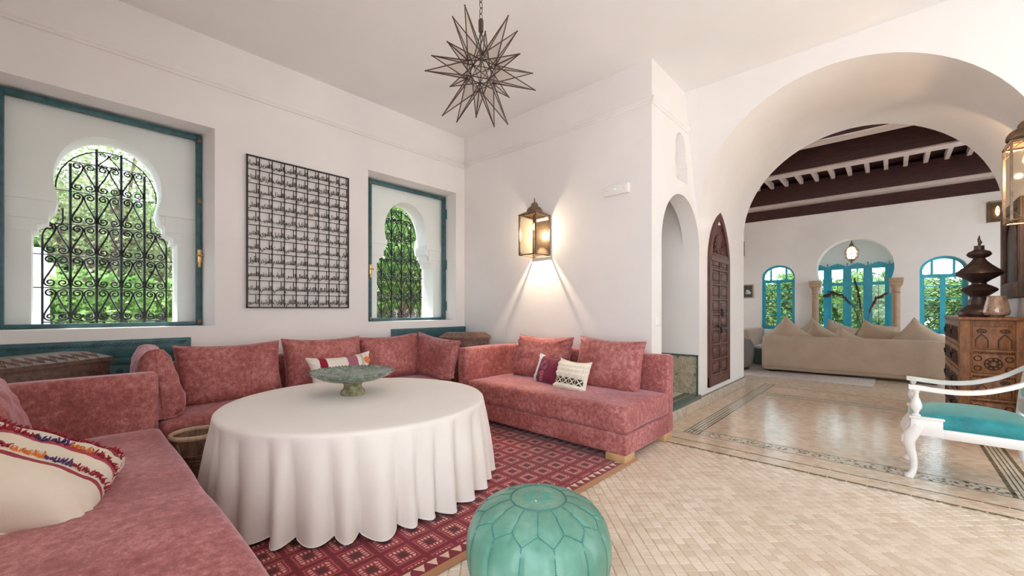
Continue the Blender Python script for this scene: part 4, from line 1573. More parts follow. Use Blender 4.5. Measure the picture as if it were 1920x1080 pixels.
chest((-4.10, 3.50, 0), R(42.3), 'small dark chest with sloped lid set across the corner by the lantern wall', 0.64, 0.34, 0.885, 0.935, 'wood_chest_warm')
chest((-4.08, -0.055, 0), R(131), 'dark chest with zigzag carved lid behind the near sofa armrest', 0.70, 0.30, 0.895, 0.94)

# --- teal carved cupboard fronts under the windows
for i, (ya, yb_, lab) in enumerate(((-0.58, 0.748, 'carved teal cupboard front under the window behind the zigzag chest'), (2.785, 4.008, 'carved teal cupboard front under the window beside the lantern wall'))):
    O = (XW, (ya + yb_) / 2, 0)
    cb = thing('low_cupboard', lab, 'cupboard', O)
    MB(O).bbox(XW - .005, ya, 0.0, XW + .035, yb_, 0.998, .004).build('body', 'paint_teal', cb)
    MB(O).bbox(XW + .03, ya + .01, 0.86, XW + .048, yb_ - .01, 0.985, .004).build('top_rail', 'paint_teal', cb)
    MB(O).bbox(XW + .03, ya + .01, 0.80, XW + .044, yb_ - .01, 0.845, .004).build('rail', 'paint_teal', cb)
    MB(O).bbox(XW + .03, ya + .03, 0.30, XW + .040, yb_ - .03, 0.79, .004).build('panel', 'paint_teal', cb)
    m = MB(O)
    n_ = int((yb_ - ya - .06) / .022)
    for k in range(n_):
        y = ya + .03 + k * .022
        m.tube([(XW + .050, y, .948), (XW + .050, y + .026, .974)], .0045, 4)
    m.build('rope_carving', 'paint_teal', cb)
    m = MB(O)
    for k in range(int((yb_ - ya) / .1)):
        y = ya + .06 + k * .1
        for q in range(8):
            a = q * math.pi / 4
            m.add([(XW + .0415, y, .74), (XW + .0415, y + .03 * math.cos(a - .25), .74 + .03 * math.sin(a - .25)), (XW + .0415, y + .018 * math.cos(a), .74 + .018 * math.sin(a)), (XW + .0415, y + .03 * math.cos(a + .25), .74 + .03 * math.sin(a + .25))], [(0, 1, 2, 3)])
    m.build('rosette_cutout', 'iron_black', cb)  # flat dark stars: shade of the cut-outs put into the colour

# --- metal calligraphy panel: 99 names in an 11 by 9 lattice
FORMS = {}
for chs, cp, dual in (('آ', 0xFE81, 0), ('أ', 0xFE83, 0), ('ؤ', 0xFE85, 0), ('إ', 0xFE87, 0), ('ئ', 0xFE89, 1), ('ا', 0xFE8D, 0), ('ب', 0xFE8F, 1), ('ة', 0xFE93, 0), ('ت', 0xFE95, 1), ('ث', 0xFE99, 1),
                      ('ج', 0xFE9D, 1), ('ح', 0xFEA1, 1), ('خ', 0xFEA5, 1), ('د', 0xFEA9, 0), ('ذ', 0xFEAB, 0), ('ر', 0xFEAD, 0), ('ز', 0xFEAF, 0), ('س', 0xFEB1, 1), ('ش', 0xFEB5, 1), ('ص', 0xFEB9, 1),
                      ('ض', 0xFEBD, 1), ('ط', 0xFEC1, 1), ('ظ', 0xFEC5, 1), ('ع', 0xFEC9, 1), ('غ', 0xFECD, 1), ('ف', 0xFED1, 1), ('ق', 0xFED5, 1), ('ك', 0xFED9, 1), ('ل', 0xFEDD, 1), ('م', 0xFEE1, 1),
                      ('ن', 0xFEE5, 1), ('ه', 0xFEE9, 1), ('و', 0xFEED, 0), ('ي', 0xFEF1, 1)):
    FORMS[chs] = (cp, cp + 1, cp + 2 if dual else 0, cp + 3 if dual else 0)


def shape_arabic(word):
    out = []
    for wd in word.split(' '):
        s_ = []
        for i, ch in enumerate(wd):
            f = FORMS[ch]
            pj = i > 0 and FORMS[wd[i - 1]][2]
            nj = i < len(wd) - 1 and f[2]
            s_.append(chr(f[3] if pj and nj else f[2] if nj else f[1] if pj else f[0]))
        out.append(''.join(reversed(s_)))
    return ' '.join(reversed(out))


NAMES = '''الرحمن,الرحيم,الملك,القدوس,السلام,المؤمن,المهيمن,العزيز,الجبار
المتكبر,الخالق,البارئ,المصور,الغفار,القهار,الوهاب,الرزاق,الفتاح
العليم,القابض,الباسط,الخافض,الرافع,المعز,المذل,السميع,البصير
الحكم,العدل,اللطيف,الخبير,الحليم,العظيم,الغفور,الشكور,العلي
الكبير,الحفيظ,المقيت,الحسيب,الجليل,الكريم,الرقيب,المجيب,الواسع
الحكيم,الودود,المجيد,الباعث,الشهيد,الحق,الوكيل,القوي,المتين
الولي,الحميد,المحصي,المبدئ,المعيد,المحيي,المميت,الحي,القيوم
الواجد,الماجد,الواحد,الصمد,القادر,المقتدر,المقدم,المؤخر,الأول
الآخر,الظاهر,الباطن,الوالي,المتعالي,البر,التواب,المنتقم,العفو
الرؤوف,مالك الملك,ذو الجلال,والإكرام,المقسط,الجامع,الغني,المغني,المانع
الضار,النافع,النور,الهادي,البديع,الباقي,الوارث,الرشيد,الصبور'''.split('\n')
A0, A1, Z0, Z1 = 1.18, 2.219, 1.262, 2.781
AXP = XW + 0.03
art = thing('calligraphy_panel', 'black metal wall panel of Arabic names in a square lattice', 'wall art', (AXP, A0, Z0))
O = (AXP, A0, Z0)
m = MB(O)
for (ya, za, yb_, zb) in ((A0, Z0, A0 + .016, Z1), (A1 - .016, Z0, A1, Z1), (A0, Z0, A1, Z0 + .014), (A0, Z1 - .014, A1, Z1)):
    m.box(AXP - .006, ya, za, AXP + .006, yb_, zb)
m.build('frame', 'iron_brown', art, smooth=False)
m = MB(O)
cw, ch_ = (A1 - A0) / 9, (Z1 - Z0) / 11
for k in range(1, 9):
    m.box(AXP - .004, A0 + k * cw - .0042, Z0, AXP + .004, A0 + k * cw + .0042, Z1)
for k in range(1, 11):
    m.box(AXP - .004, A0, Z0 + k * ch_ - .0034, AXP + .004, A1, Z0 + k * ch_ + .0034)
m.build('lattice', 'iron_brown', art, smooth=False)
knot = MB().lathe([(0, -.006), (.010, -.004), (.010, .004), (0, .006)], 8).mesh('lattice_boss')
knot.materials.append(MATS['iron_brown'])
for kx in range(1, 9):
    for kz in range(1, 11):
        o = link('lattice_boss', knot, None, art)
        o.location = (0, kx * cw, kz * ch_)
        o.rotation_euler = (0, R(90), 0)
m = MB(O)
for rowi, line in enumerate(NAMES):
    for ci, wd in enumerate(line.split(',')):
        cu = bpy.data.curves.new('calligraphy', 'FONT')
        cu.body = shape_arabic(wd)
        cu.resolution_u = 2
        cu.extrude = 0.05
        tmp = bpy.data.objects.new('calligraphy', cu)
        COL.objects.link(tmp)
        ev = tmp.evaluated_get(bpy.context.evaluated_depsgraph_get())
        me = bpy.data.meshes.new_from_object(ev)
        bpy.data.objects.remove(tmp)
        xs_ = [v.co.x for v in me.vertices]
        x0, x1 = min(xs_), max(xs_)
        sx = min(.075, (cw - .012) / max(.5, x1 - x0))
        yc0 = (9 - 1 - ci) * cw
        z0 = (10 - rowi) * ch_
        xo = yc0 + cw - .006 - x1 * sx                   # flush with the right edge of its cell
        m = MB()
        m.add([(v.co.z * .08, v.co.x * sx + xo, v.co.y * .066 + z0 + .042) for v in me.vertices], [tuple(p.vertices) for p in me.polygons])
        ys = yc0 + cw * (.76 if (ci + rowi) % 3 else .72)
        m.box(-.004, ys - .0026, z0 + .045, .004, ys + .0026, z0 + ch_)
        bpy.data.meshes.remove(me)
        m.build('calligraphy', 'iron_brown', art, smooth=False)
for (y, z) in ((A0 + .1, Z1 - .005), (A1 - .1, Z1 - .005)):
    MB(O).tube([(XW - .004, y, z), (AXP, y, z)], .006, 6).build('wall_pin', 'iron_brown', art)
# --- glass star pendant
SC = (-1.838, 1.708, 2.70)
star = thing('star_pendant', 'many-pointed clear glass star pendant with dark metal edges', 'pendant lamp', SC)
PHI = (1 + 5 ** .5) / 2
Rm = Matrix(((-.86603, -.05990, -.49639), (.36706, .59795, -.71255), (.33950, -.79929, -.49586)))
dode, ico = [], []
for sa in (-1, 1):
    for sb in (-1, 1):
        dode += [(sa, sb, 1), (sa, sb, -1), (0, sa / PHI, sb * PHI), (sa / PHI, sb * PHI, 0), (sa * PHI, 0, sb / PHI)]
        ico += [(0, sa * PHI, sb), (sa, 0, sb * PHI), (sa * PHI, sb, 0)]
dode = [Vector(v).normalized() for v in dode]
ico = [Vector(v).normalized() for v in ico]
faces = []
for d in dode:
    near = sorted(ico, key=lambda v: -v.dot(d))[:3]
    if (near[1] - near[0]).cross(near[2] - near[0]).dot(d) < 0:
        near[1], near[2] = near[2], near[1]
    tri3 = [Rm @ v * 0.098 for v in near]
    faces.append((tri3, Rm @ d * .078))
for vs3, cm in faces:
    L = 0.345 + 0.012 * math.sin(cm.x * 90 + cm.y * 50)
    tip = cm.normalized() * L
    m = MB()
    for v in vs3:
        m.tube([v, tip], [.0042, .0030], 5)
    for k in range(3):
        m.tube([vs3[k], vs3[(k + 1) % 3]], .0030, 4)
    q = MB().lathe([(0, -.006), (.006, 0), (0, .006)], 6)
    m.add([Vector(v) + tip for v in q.v], q.f)
    sp_ = m.build('spike', 'brass_dark', star)
    for k in range(3):
        a, b = vs3[k], vs3[(k + 1) % 3]
        nrm = (b - a).cross(tip - a).normalized() * .0008
        c = (a + b + tip) / 3
        tri_ = [a + (c - a) * .03, b + (c - b) * .03, tip + (c - tip) * .03]
        MB().add([p - nrm for p in tri_] + [p + nrm for p in tri_], [(0, 2, 1), (3, 4, 5), (0, 1, 4, 3), (1, 2, 5, 4), (2, 0, 3, 5)]).build('pane', 'glass_star', sp_, smooth=False)
m = MB().tube([(0, 0, .235), (0, 0, .245), (0, 0, .315), (0, 0, .325)], [.006, .015, .016, .008], 8)
for a in range(3):
    m.tube([(0, 0, .25), (.055 * math.cos(a * 2.1 + .4), .055 * math.sin(a * 2.1 + .4), .06)], .0038, 5)
m.build('stem', 'brass_dark', star)
m = MB()
z = .315
k = 0
while SC[2] + z < CZ - .02:
    pts = [(.011 * math.cos(a) * (k % 2), .011 * math.cos(a) * ((k + 1) % 2), z + .022 + .022 * math.sin(a)) for a in [i * math.pi / 5 for i in range(10)]]
    m.tube(pts, .0026, 4, closed=True)
    z += .036
    k += 1
tag(m.build('chain', 'brass_dark', star), None)
MB().lathe([(.05, CZ - SC[2] - .03), (.06, CZ - SC[2] - .01), (.06, CZ - SC[2] + .002)], 20).build('ceiling_rose', 'brass_dark', star)


# --- wall lanterns
def lantern(loc, rz, w_, dp, h_, label, watt, col=(1, .74, .45), mat='brass_lantern', tracery=False, spot=0):
    l_ = thing('wall_lantern', label, 'lantern', loc, rz)        # wall at y = 0, lantern towards -y; origin at its foot
    x, y0, y1 = w_ / 2, -dp, -.012
    fr = .008
    m = MB()
    for (a, b) in ((-x, y0), (x, y0), (x, y1), (-x, y1)):
        m.box(a - fr, b - fr, 0, a + fr, b + fr, h_)
    for z in (0, h_):
        for (p, q) in (((-x, y0), (x, y0)), ((x, y0), (x, y1)), ((x, y1), (-x, y1)), ((-x, y1), (-x, y0))):
            m.tube([(p[0], p[1], z), (q[0], q[1], z)], .009, 6)
    m.build('frame', mat, l_)
    for (p, q) in (((-x, y0), (x, y0)), ((x, y0), (x, y1)), ((-x, y0), (-x, y1))):
        for z, sz in ((0, 1), (h_, -1)):
            for s0, s1 in ((p, q), (q, p)):
                d = Vector((s1[0] - s0[0], s1[1] - s0[1], 0)).normalized()
                b0 = Vector((s0[0], s0[1], z))
                m = MB()
                k = .055 * (1.4 if tracery else 1)
                m.tube([b0 + d * k, b0 + d * k * .55 + Vector((0, 0, sz * k * .35)), b0 + d * k * .35 + Vector((0, 0, sz * k * .55)), b0 + Vector((0, 0, sz * k))], .0035, 4)
                if tracery:
                    m.tube([b0 + d * k * (1 + .5 * j) + Vector((0, 0, sz * .02 * (j % 2))) for j in range(4)], .003, 4)
                m.build('filigree', mat, l_)
    for (p, q) in (((-x, y0), (x, y0)), ((x, y0), (x, y1)), ((-x, y0), (-x, y1))):
        m = MB()
        if p[1] == q[1]:
            m.box(p[0] + .008, p[1] - .001, .006, q[0] - .008, p[1] + .001, h_ - .006)
        else:
            m.box(p[0] - .001, p[1] + .008, .006, p[0] + .001, q[1] - .004, h_ - .006)
        m.build('pane', 'glass_lantern', l_, smooth=False)
    MB().box(-x + .008, y0 + .008, .001, x - .008, y1 - .006, .003).build('pane', 'glass_lantern', l_, smooth=False)
    MB().bbox(-x * .86, -.013, h_ * .04, x * .86, 0.001, h_ * .90, .003).build('back_plate', mat, l_)
    yc = (y0 + y1) / 2
    s_ = w_ / .255
    m = MB()
    sx_, sy_ = x + .012, (y1 - y0) / 2 + .012
    r0 = [(-sx_, yc - sy_), (sx_, yc - sy_), (sx_, yc + sy_), (-sx_, yc + sy_)]
    r1 = [(p[0] * .62, yc + (p[1] - yc) * .62) for p in r0]
    m.add([(p[0], p[1], h_) for p in r0] + [(p[0], p[1], h_ + .012) for p in r0] + [(p[0], p[1], h_ + .045 * s_) for p in r1],
          [(0, 1, 5, 4), (1, 2, 6, 5), (2, 3, 7, 6), (3, 0, 4, 7), (4, 5, 9, 8), (5, 6, 10, 9), (6, 7, 11, 10), (7, 4, 8, 11), (8, 9, 10, 11)])
    m.build('roof', mat, l_, smooth=False)
    pr = [(.098, .04), (.100, .055), (.094, .075), (.080, .098), (.060, .112), (.044, .118), (.045, .128), (.042, .145), (.028, .162), (.010, .172), (.006, .178), (.010, .188), (.010, .194), (.005, .200), (.006, .208), (.008, .213), (.003, .222), (0, .226)]
    MB().lathe([(a * s_, h_ + b * s_) for a, b in pr], 28, (0, yc, 0)).build('dome', mat, l_)
    MB().lathe([(.016, h_ - .09), (.018, h_ - .03), (.010, h_ + .01)], 12, (0, yc, 0)).build('bulb_holder', mat, l_)
    MB().lathe([(0, h_ - .175), (.016, h_ - .165), (.026, h_ - .145), (.022, h_ - .115), (.014, h_ - .09)], 14, (0, yc, 0)).build('bulb', 'bulb_warm', l_)
    if watt:
        lamp('lantern_light', (0, yc, h_ - .20), col, watt, .02, l_)
    if spot:
        sd = bpy.data.lights.new('lantern_spot', 'SPOT')
        sd.energy, sd.color, sd.spot_size, sd.spot_blend, sd.shadow_soft_size = spot, col, R(76), .25, .012
        so = bpy.data.objects.new('lantern_spot', sd)
        COL.objects.link(so)
        so.parent = l_
        so.location = (0, yc + .03, h_ * .5)
    return l_


lantern((-3.20, YN - .002, 1.91), 0, 0.253, 0.28, 0.48, 'lit brass and glass lantern on the white wall over the sofa', 11, (1, .84, .64), spot=85)
lantern((0.978, 5.585, 2.01), R(-90), 0.31, 0.225, 0.66, 'large brass lantern with filigree corners on the passage wall above the dresser', 36, (1, .72, .46), tracery=True)


def sconce(loc, label):
    l_ = thing('wall_sconce', label, 'sconce', loc)
    MB().box(-.13, -.012, 0, .13, 0, .38).build('back_plate', 'brass_lantern', l_)
    m = MB()
    for sx in (-1, 1):
        m.tube([(sx * .12, -.13, 0), (sx * .12, -.13, .38)], .006, 5)
        for z in (0, .38):
            m.tube([(sx * .12, -.13, z), (sx * .12, 0, z)], .006, 5)
        m.tube([(sx * .12, -.13, 0), (-sx * .03, -.13, .19), (sx * .12, -.13, .38)], .005, 4)
    for z in (0, .38):
        m.tube([(-.12, -.13, z), (.12, -.13, z)], .006, 5)
    m.build('frame', 'brass_lantern', l_)
    MB().box(-.117, -.128, .004, .117, -.124, .376).build('pane', 'glass_lantern', l_)
    MB().lathe([(0, .1), (.025, .14), (.03, .2), (.02, .27), (0, .3)], 12, (0, -.06, 0)).build('bulb', 'bulb_warm', l_)
    return l_


sconce((1.50, YF - .002, 2.93), 'small glowing sconce on the far wall above the dresser end')
sconce((-2.96, YF - .002, 2.66), 'small glowing sconce on the far wall above the dark picture')

# emergency light
ex = thing('emergency_light', 'slim white emergency light with green lamp on the lantern wall', 'emergency light', (-2.166, YN, 2.48))
MB().bbox(-.15, -.045, 0, .15, 0.002, .105, .008).build('housing', 'plastic_white', ex)
MB().bbox(-.135, -.050, .012, .135, -.044, .093, .003).build('diffuser', 'plastic_white', ex)
MB().bbox(-.012, -.053, .05, .012, -.049, .062, .002).build('indicator', 'led_green', ex)
for sx in (-.1, .1):
    MB().lathe([(.005, 0), (.005, .002)], 8, (sx, -.051, .05)).build('screw', 'iron_brown', ex)

# switches on the passage wall
for yy, zz, lab in ((7.19, 1.09, 'white light switch between the small carved door and the arch edge'), (4.15, 1.08, 'white light switch at the wall corner beside the stair opening')):
    sw = thing('light_switch', lab, 'switch', (XS, yy, zz))
    MB().bbox(-.002, -.045, 0, .012, .045, .085, .004).build('plate', 'plastic_white', sw)
    for k in (-1, 1):
        MB().bbox(.010, .003 if k > 0 else -.036, .012, .017, .036 if k > 0 else -.003, .073, .003).build('rocker', 'plastic_white', sw)

# --- small carved door in the passage wall
DY0, DY1, DZ0, DZS, DZT = 5.73, 6.645, 0.215, 2.0, 2.60
O = (XS, 6.19, DZ0)
dr = thing('door_1', 'small pointed carved wooden door with knocker in the passage wall', None, O)
struct(dr, None)
dyc, dhw = (DY0 + DY1) / 2, (DY1 - DY0) / 2


def pointed(s_, dz=0, n=12):
    """outline of the pointed arch scaled by inset s_"""
    hw = dhw - s_
    top = DZT - s_ * 1.2
    pts = [(dyc - hw, DZ0 + dz)]
    for i in range(n + 1):
        f = i / n
        pts.append((dyc - hw * (1 - f ** 1.9) ** 0.75 if f < 1 else dyc, DZS - .12 + (top - DZS + .12) * f))
    rgt = [(2 * dyc - p[0], p[1]) for p in pts[:-1]][::-1]
    return pts + rgt


po_, pi_ = pointed(0), pointed(.085, 0.02)
m = MB(O)
n_ = len(po_)
for k in range(n_ - 1):
    a, b, c, d = po_[k], po_[k + 1], pi_[k + 1], pi_[k]
    m.quad((XS + .035, a[0], a[1]), (XS + .035, b[0], b[1]), (XS + .035, c[0], c[1]), (XS + .035, d[0], d[1]))
    m.quad((XS - .02, a[0], a[1]), (XS - .02, b[0], b[1]), (XS + .035, b[0], b[1]), (XS + .035, a[0], a[1]))
    m.quad((XS - .005, d[0], d[1]), (XS - .005, c[0], c[1]), (XS + .035, c[0], c[1]), (XS + .035, d[0], d[1]))
m.build('frame', 'wood_door', dr, ang=30)
m = MB(O)
half = pointed(.075, 0.02)
half = half[:len(half) // 2 + 1]
for p, q in zip(half[:-1], half[1:]):
    m.quad((XS + .006, p[0], p[1]), (XS + .006, 2 * dyc - p[0], p[1]), (XS + .006, 2 * dyc - q[0], q[1]), (XS + .006, q[0], q[1]))
m.build('leaf', 'wood_door', dr, smooth=False)
MB(O).bbox(XS + .004, dyc - dhw + .05, 1.90, XS + .042, dyc + dhw - .05, 1.985, .006).build('lintel', 'wood_door', dr)
MB(O).bbox(XS + .0, dyc - dhw + .0, DZ0, XS + .030, dyc + dhw, DZ0 + .13, .006).build('threshold', 'wood_door', dr)
m = MB(O)
for k in range(13):
    a = R(-5 + k * 190 / 12)
    q0 = (XS + .012, dyc + .07 * math.cos(a), 2.05 + .07 * math.sin(a))
    q1 = (XS + .012, dyc + .25 * math.cos(a), 2.05 + .25 * math.sin(a))
    m.tube([q0, q1], [.008, .022], 6)
m.tube([(XS + .012, dyc + .065 * math.cos(R(a)), 2.05 + .065 * math.sin(R(a))) for a in range(0, 360, 20)], .008, 5, closed=True)
m.build('sunburst_carving', 'wood_door', dr)
pw_, ph_ = (dhw * 2 - .17 - .10) / 2, 0.165
pm_ = MB().bbox(-.006, -pw_ / 2, -ph_ / 2, .004, pw_ / 2, ph_ / 2, .003, 1).bbox(0, -pw_ * .36, -ph_ * .33, .016, pw_ * .36, ph_ * .33, .012, 2).mesh('panel')
pm_.materials.append(MATS['wood_door'])
rowz = [DZ0 + .13 + .03 + .205 * k + .09 for k in range(8)]
for z in rowz:
    for sy in (-1, 1):
        o = link('panel', pm_, None, dr)
        o.location = (.012, sy * (pw_ / 2 + .022), z - DZ0)
for k in range(9):
    z = rowz[0] - .1025 + k * .205
    MB(O).bbox(XS + .004, dyc - dhw + .085, z - .016, XS + .030, dyc + dhw - .085, z + .016, .005).build('crosspiece', 'wood_door', dr)
for y in (dyc - dhw + .10, dyc, dyc + dhw - .10):
    MB(O).bbox(XS + .004, y - .018, DZ0 + .1, XS + .032, y + .018, 1.91, .005).build('stile', 'wood_door', dr)
m = MB(O)
m.tube([(XS + .05, dyc + .03 + .032 * math.cos(R(a)), 1.19 + .045 * math.sin(R(a))) for a in range(0, 360, 24)], .007, 6, closed=True)
m.lathe([(0, 0), (.02, .0), (.02, .02), (0, .03)], 10, (XS + .04, dyc + .03, 1.225))
tag(m.build('knocker', 'iron_black', dr), 'dark iron ring knocker')
m = MB(O)
m.tube([(XS + .045, dyc - .14, 1.02), (XS + .045, dyc + .16, 1.02)], .011, 6)
m.bbox(XS + .03, dyc + .0, .92, XS + .055, dyc + .07, 1.0, .006)
tag(m.build('bolt', 'iron_black', dr), 'dark iron sliding bolt')

# --- white armchair with teal upholstery (faces -x)
CX0, CYN, CYF = 0.10, 4.245, 4.765
O = (0.40, (CYN + CYF) / 2, 0)
ch = thing('armchair', 'white painted armchair with cabriole legs and teal velvet seat', 'armchair', O)
for y in (CYN, CYF):
    sg = -1 if y == CYN else 1
    prof_ = [(.150, .40, .040), (.135, .36, .042), (.108, .315, .043), (.098, .27, .036), (.108, .21, .030), (.125, .14, .023), (.128, .08, .019), (.118, .035, .020), (.100, .012, .028), (.098, 0.0, .026)]
    m = MB(O)
    m.tube([(x, y + sg * (-.012 + (.012 if z > .25 else 0)), z) for x, z, r_ in prof_], [r_ for *_q, r_ in prof_], 12)
    m.build('leg', 'paint_white', ch, ang=80)
    MB(O).tube([(.092, y, .33), (.075, y, .30), (.072, y, .265), (.09, y, .25)], [.012, .018, .016, .006], 8).build('knee_scroll', 'paint_white', ch)
    m = MB(O)
    m.bbox(.108, y - .028, .33, .275, y + .028, .452, .006)
    m.bbox(.098, y - .034, .448, .285, y + .034, .466, .008)
    m.build('corner_block', 'paint_white', ch)
    m = MB(O)
    m.lathe([(.024, .464), (.026, .474), (.014, .484), (.018, .50), (.032, .527), (.034, .545), (.026, .575), (.015, .605), (.013, .63), (.020, .645), (.020, .662)], 18, (.138, y, 0))
    m.build('arm_post', 'paint_white', ch)
    m = MB(O)
    arm = [(.098, .676), (.16, .672), (.26, .664), (.36, .664), (.46, .680), (.55, .712), (.63, .752), (.72, .82)]
    N2 = []
    for i in range(len(arm) - 1):
        for j in range(4):
            f = j / 4
            p0_, p1_, p2_, p3_ = arm[max(0, i - 1)], arm[i], arm[i + 1], arm[min(len(arm) - 1, i + 2)]
            N2.append(tuple(.5 * ((2 * p1_[q]) + (-p0_[q] + p2_[q]) * f + (2 * p0_[q] - 5 * p1_[q] + 4 * p2_[q] - p3_[q]) * f * f + (-p0_[q] + 3 * p1_[q] - 3 * p2_[q] + p3_[q]) * f ** 3) for q in (0, 1)))
    N2.append(arm[-1])
    hw_, hh_ = .021, .0155
    vs, fs = [], []
    for (x, z) in N2:
        vs += [(x, y - hw_, z - hh_), (x, y + hw_, z - hh_), (x, y + hw_, z + hh_), (x, y - hw_, z + hh_)]
    for i in range(len(N2) - 1):
        for k in range(4):
            fs.append((i * 4 + k, i * 4 + (k + 1) % 4, i * 4 + 4 + (k + 1) % 4, i * 4 + 4 + k))
    fs += [(0, 1, 2, 3), tuple(len(vs) - 4 + k for k in range(4))]
    m.add(vs, fs)
    m.build('armrest', 'paint_white', ch)
    MB(O).tube([(.70, y, .46), (.70, y, .30), (.72, y, .15), (.76, y, 0)], [.026, .026, .022, .018], 10).build('leg', 'paint_white', ch)
    MB(O).bbox(.26, y - .022, .325, .72, y + .022, .392, .006).build('rail', 'paint_white', ch)
    MB(O).tube([(.70, y, .44), (.715, y, .62), (.745, y, .85), (.79, y, 1.08)], .024, 10).build('back_post', 'paint_white', ch)
MB(O).bbox(.115, CYN, .33, .15, CYF, .40, .006).build('rail', 'paint_white', ch)
MB(O).bbox(.69, CYN, .325, .73, CYF, .40, .006).build('rail', 'paint_white', ch)
m = MB(O)
m.softbox(.118, CYN - .015, .375, .72, CYF + .015, .462, r=.035, crown=.075, n=14)
m.build('seat', 'velvet_teal', ch, ang=180)
m = MB()
m.softbox(-.05, -.235, 0, .05, .235, .52, r=.045, n=10)
bk = m.build('backrest', 'velvet_teal', ch, ang=180)
bk.location = (.735 - .40, 0, .60)
bk.rotation_euler = (0, R(9), 0)
MB(O).bbox(.69, CYN, .50, .735, CYF, .60, .01).build('back_rail', 'paint_white', ch)
MB(O).tube([(.79, CYN, 1.08), (.80, 4.40, 1.16), (.80, 4.505, 1.185), (.80, 4.61, 1.16), (.79, CYF, 1.08)], .024, 10).build('top_rail', 'paint_white', ch)

# --- carved dresser in the passage
X0, X1, Y0, Y1, ZT = 0.53, 0.972, 6.30, 7.88, 1.168
O = (.75, 7.1, 0)
dd_ = thing('dresser', 'carved brown wooden dresser with arch motifs against the passage wall', 'dresser', O)
MB(O).bbox(X0 + .01, Y0 + .012, .06, X1, Y1, ZT - .03, .004).build('body', 'wood_dresser', dd_)
MB(O).bbox(X0 - .012, Y0 - .012, ZT - .03, X1, Y1 + .01, ZT, .006).build('top', 'wood_dresser', dd_)
for b in ((X0, Y0, 0, X0 + .075, Y0 + .07, ZT - .03), (X0, Y1 - .07, 0, X0 + .07, Y1, ZT - .03), (X1 - .07, Y0, 0, X1, Y0 + .07, ZT - .03)):
    MB(O).bbox(*b, .006).build('corner_post', 'wood_dresser', dd_)
rows_ = [(.845, 1.075), (.60, .80), (.35, .555), (.10, .305)]
for r_i, (za, zb) in enumerate(rows_):
    p = MB(O).bbox(X0 + .085, Y0 + .002, za, X1 - .075, Y0 + .02, zb, .005)
    dw = p.build('end_panel', 'wood_dresser', dd_)
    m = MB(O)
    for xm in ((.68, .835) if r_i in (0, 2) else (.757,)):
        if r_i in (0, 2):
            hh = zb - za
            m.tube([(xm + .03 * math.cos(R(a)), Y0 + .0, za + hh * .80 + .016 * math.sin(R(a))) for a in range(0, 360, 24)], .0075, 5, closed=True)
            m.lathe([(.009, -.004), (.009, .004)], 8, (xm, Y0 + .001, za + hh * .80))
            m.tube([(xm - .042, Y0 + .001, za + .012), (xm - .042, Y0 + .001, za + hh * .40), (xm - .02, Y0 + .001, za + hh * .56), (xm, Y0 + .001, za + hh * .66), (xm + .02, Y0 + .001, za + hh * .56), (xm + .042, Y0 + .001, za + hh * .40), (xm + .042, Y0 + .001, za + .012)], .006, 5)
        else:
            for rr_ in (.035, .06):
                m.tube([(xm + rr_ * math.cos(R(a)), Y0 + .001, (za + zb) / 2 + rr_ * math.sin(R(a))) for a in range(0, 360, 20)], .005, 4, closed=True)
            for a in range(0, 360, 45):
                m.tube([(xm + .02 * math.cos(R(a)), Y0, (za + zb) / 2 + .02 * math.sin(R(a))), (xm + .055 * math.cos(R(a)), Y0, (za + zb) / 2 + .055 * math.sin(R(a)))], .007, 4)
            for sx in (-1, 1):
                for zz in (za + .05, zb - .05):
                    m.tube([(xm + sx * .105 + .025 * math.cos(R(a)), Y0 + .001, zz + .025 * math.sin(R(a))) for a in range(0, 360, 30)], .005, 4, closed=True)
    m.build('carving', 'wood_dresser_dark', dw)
    m = MB(O)
    for k in range(18):
        x = X0 + .09 + k * .0158
        m.box(x, Y0 - .004, zb + .004, x + .008, Y0 + .006, zb + .022)
    m.build('dentil_row', 'wood_dresser', dw)
    MB(O).bbox(X0 + .075, Y0 - .004, za - .045, X1 - .07, Y0 + .012, za - .004, .004).build('crosspiece', 'wood_dresser', dd_)
m = MB(O)
for k in range(44):
    z = .08 + k * .0235
    m.box(X0 + .075, Y0 - .002, z, X0 + .085, Y0 + .012, z + .012)
m.build('beaded_strip', 'wood_dresser', dd_)
for k in range(4):                                    # long side: drawers facing the passage
    za = .10 + k * .262
    for j in range(2):
        ya = Y0 + .09 + j * .72
        d_ = MB(O).bbox(X0 - .004, ya, za, X0 + .014, ya + .68, za + .235, .005).build('drawer', 'wood_dresser', dd_)
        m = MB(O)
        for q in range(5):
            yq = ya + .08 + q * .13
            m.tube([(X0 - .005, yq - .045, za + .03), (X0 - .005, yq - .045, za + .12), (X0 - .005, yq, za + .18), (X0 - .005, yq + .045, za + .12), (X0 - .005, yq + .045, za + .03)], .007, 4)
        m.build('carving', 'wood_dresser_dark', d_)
        MB(O).tube([(X0 - .006, ya + .34, za + .15), (X0 - .035, ya + .34, za + .14), (X0 - .03, ya + .34, za + .09)], .008, 6).build('pull', 'iron_black', d_)

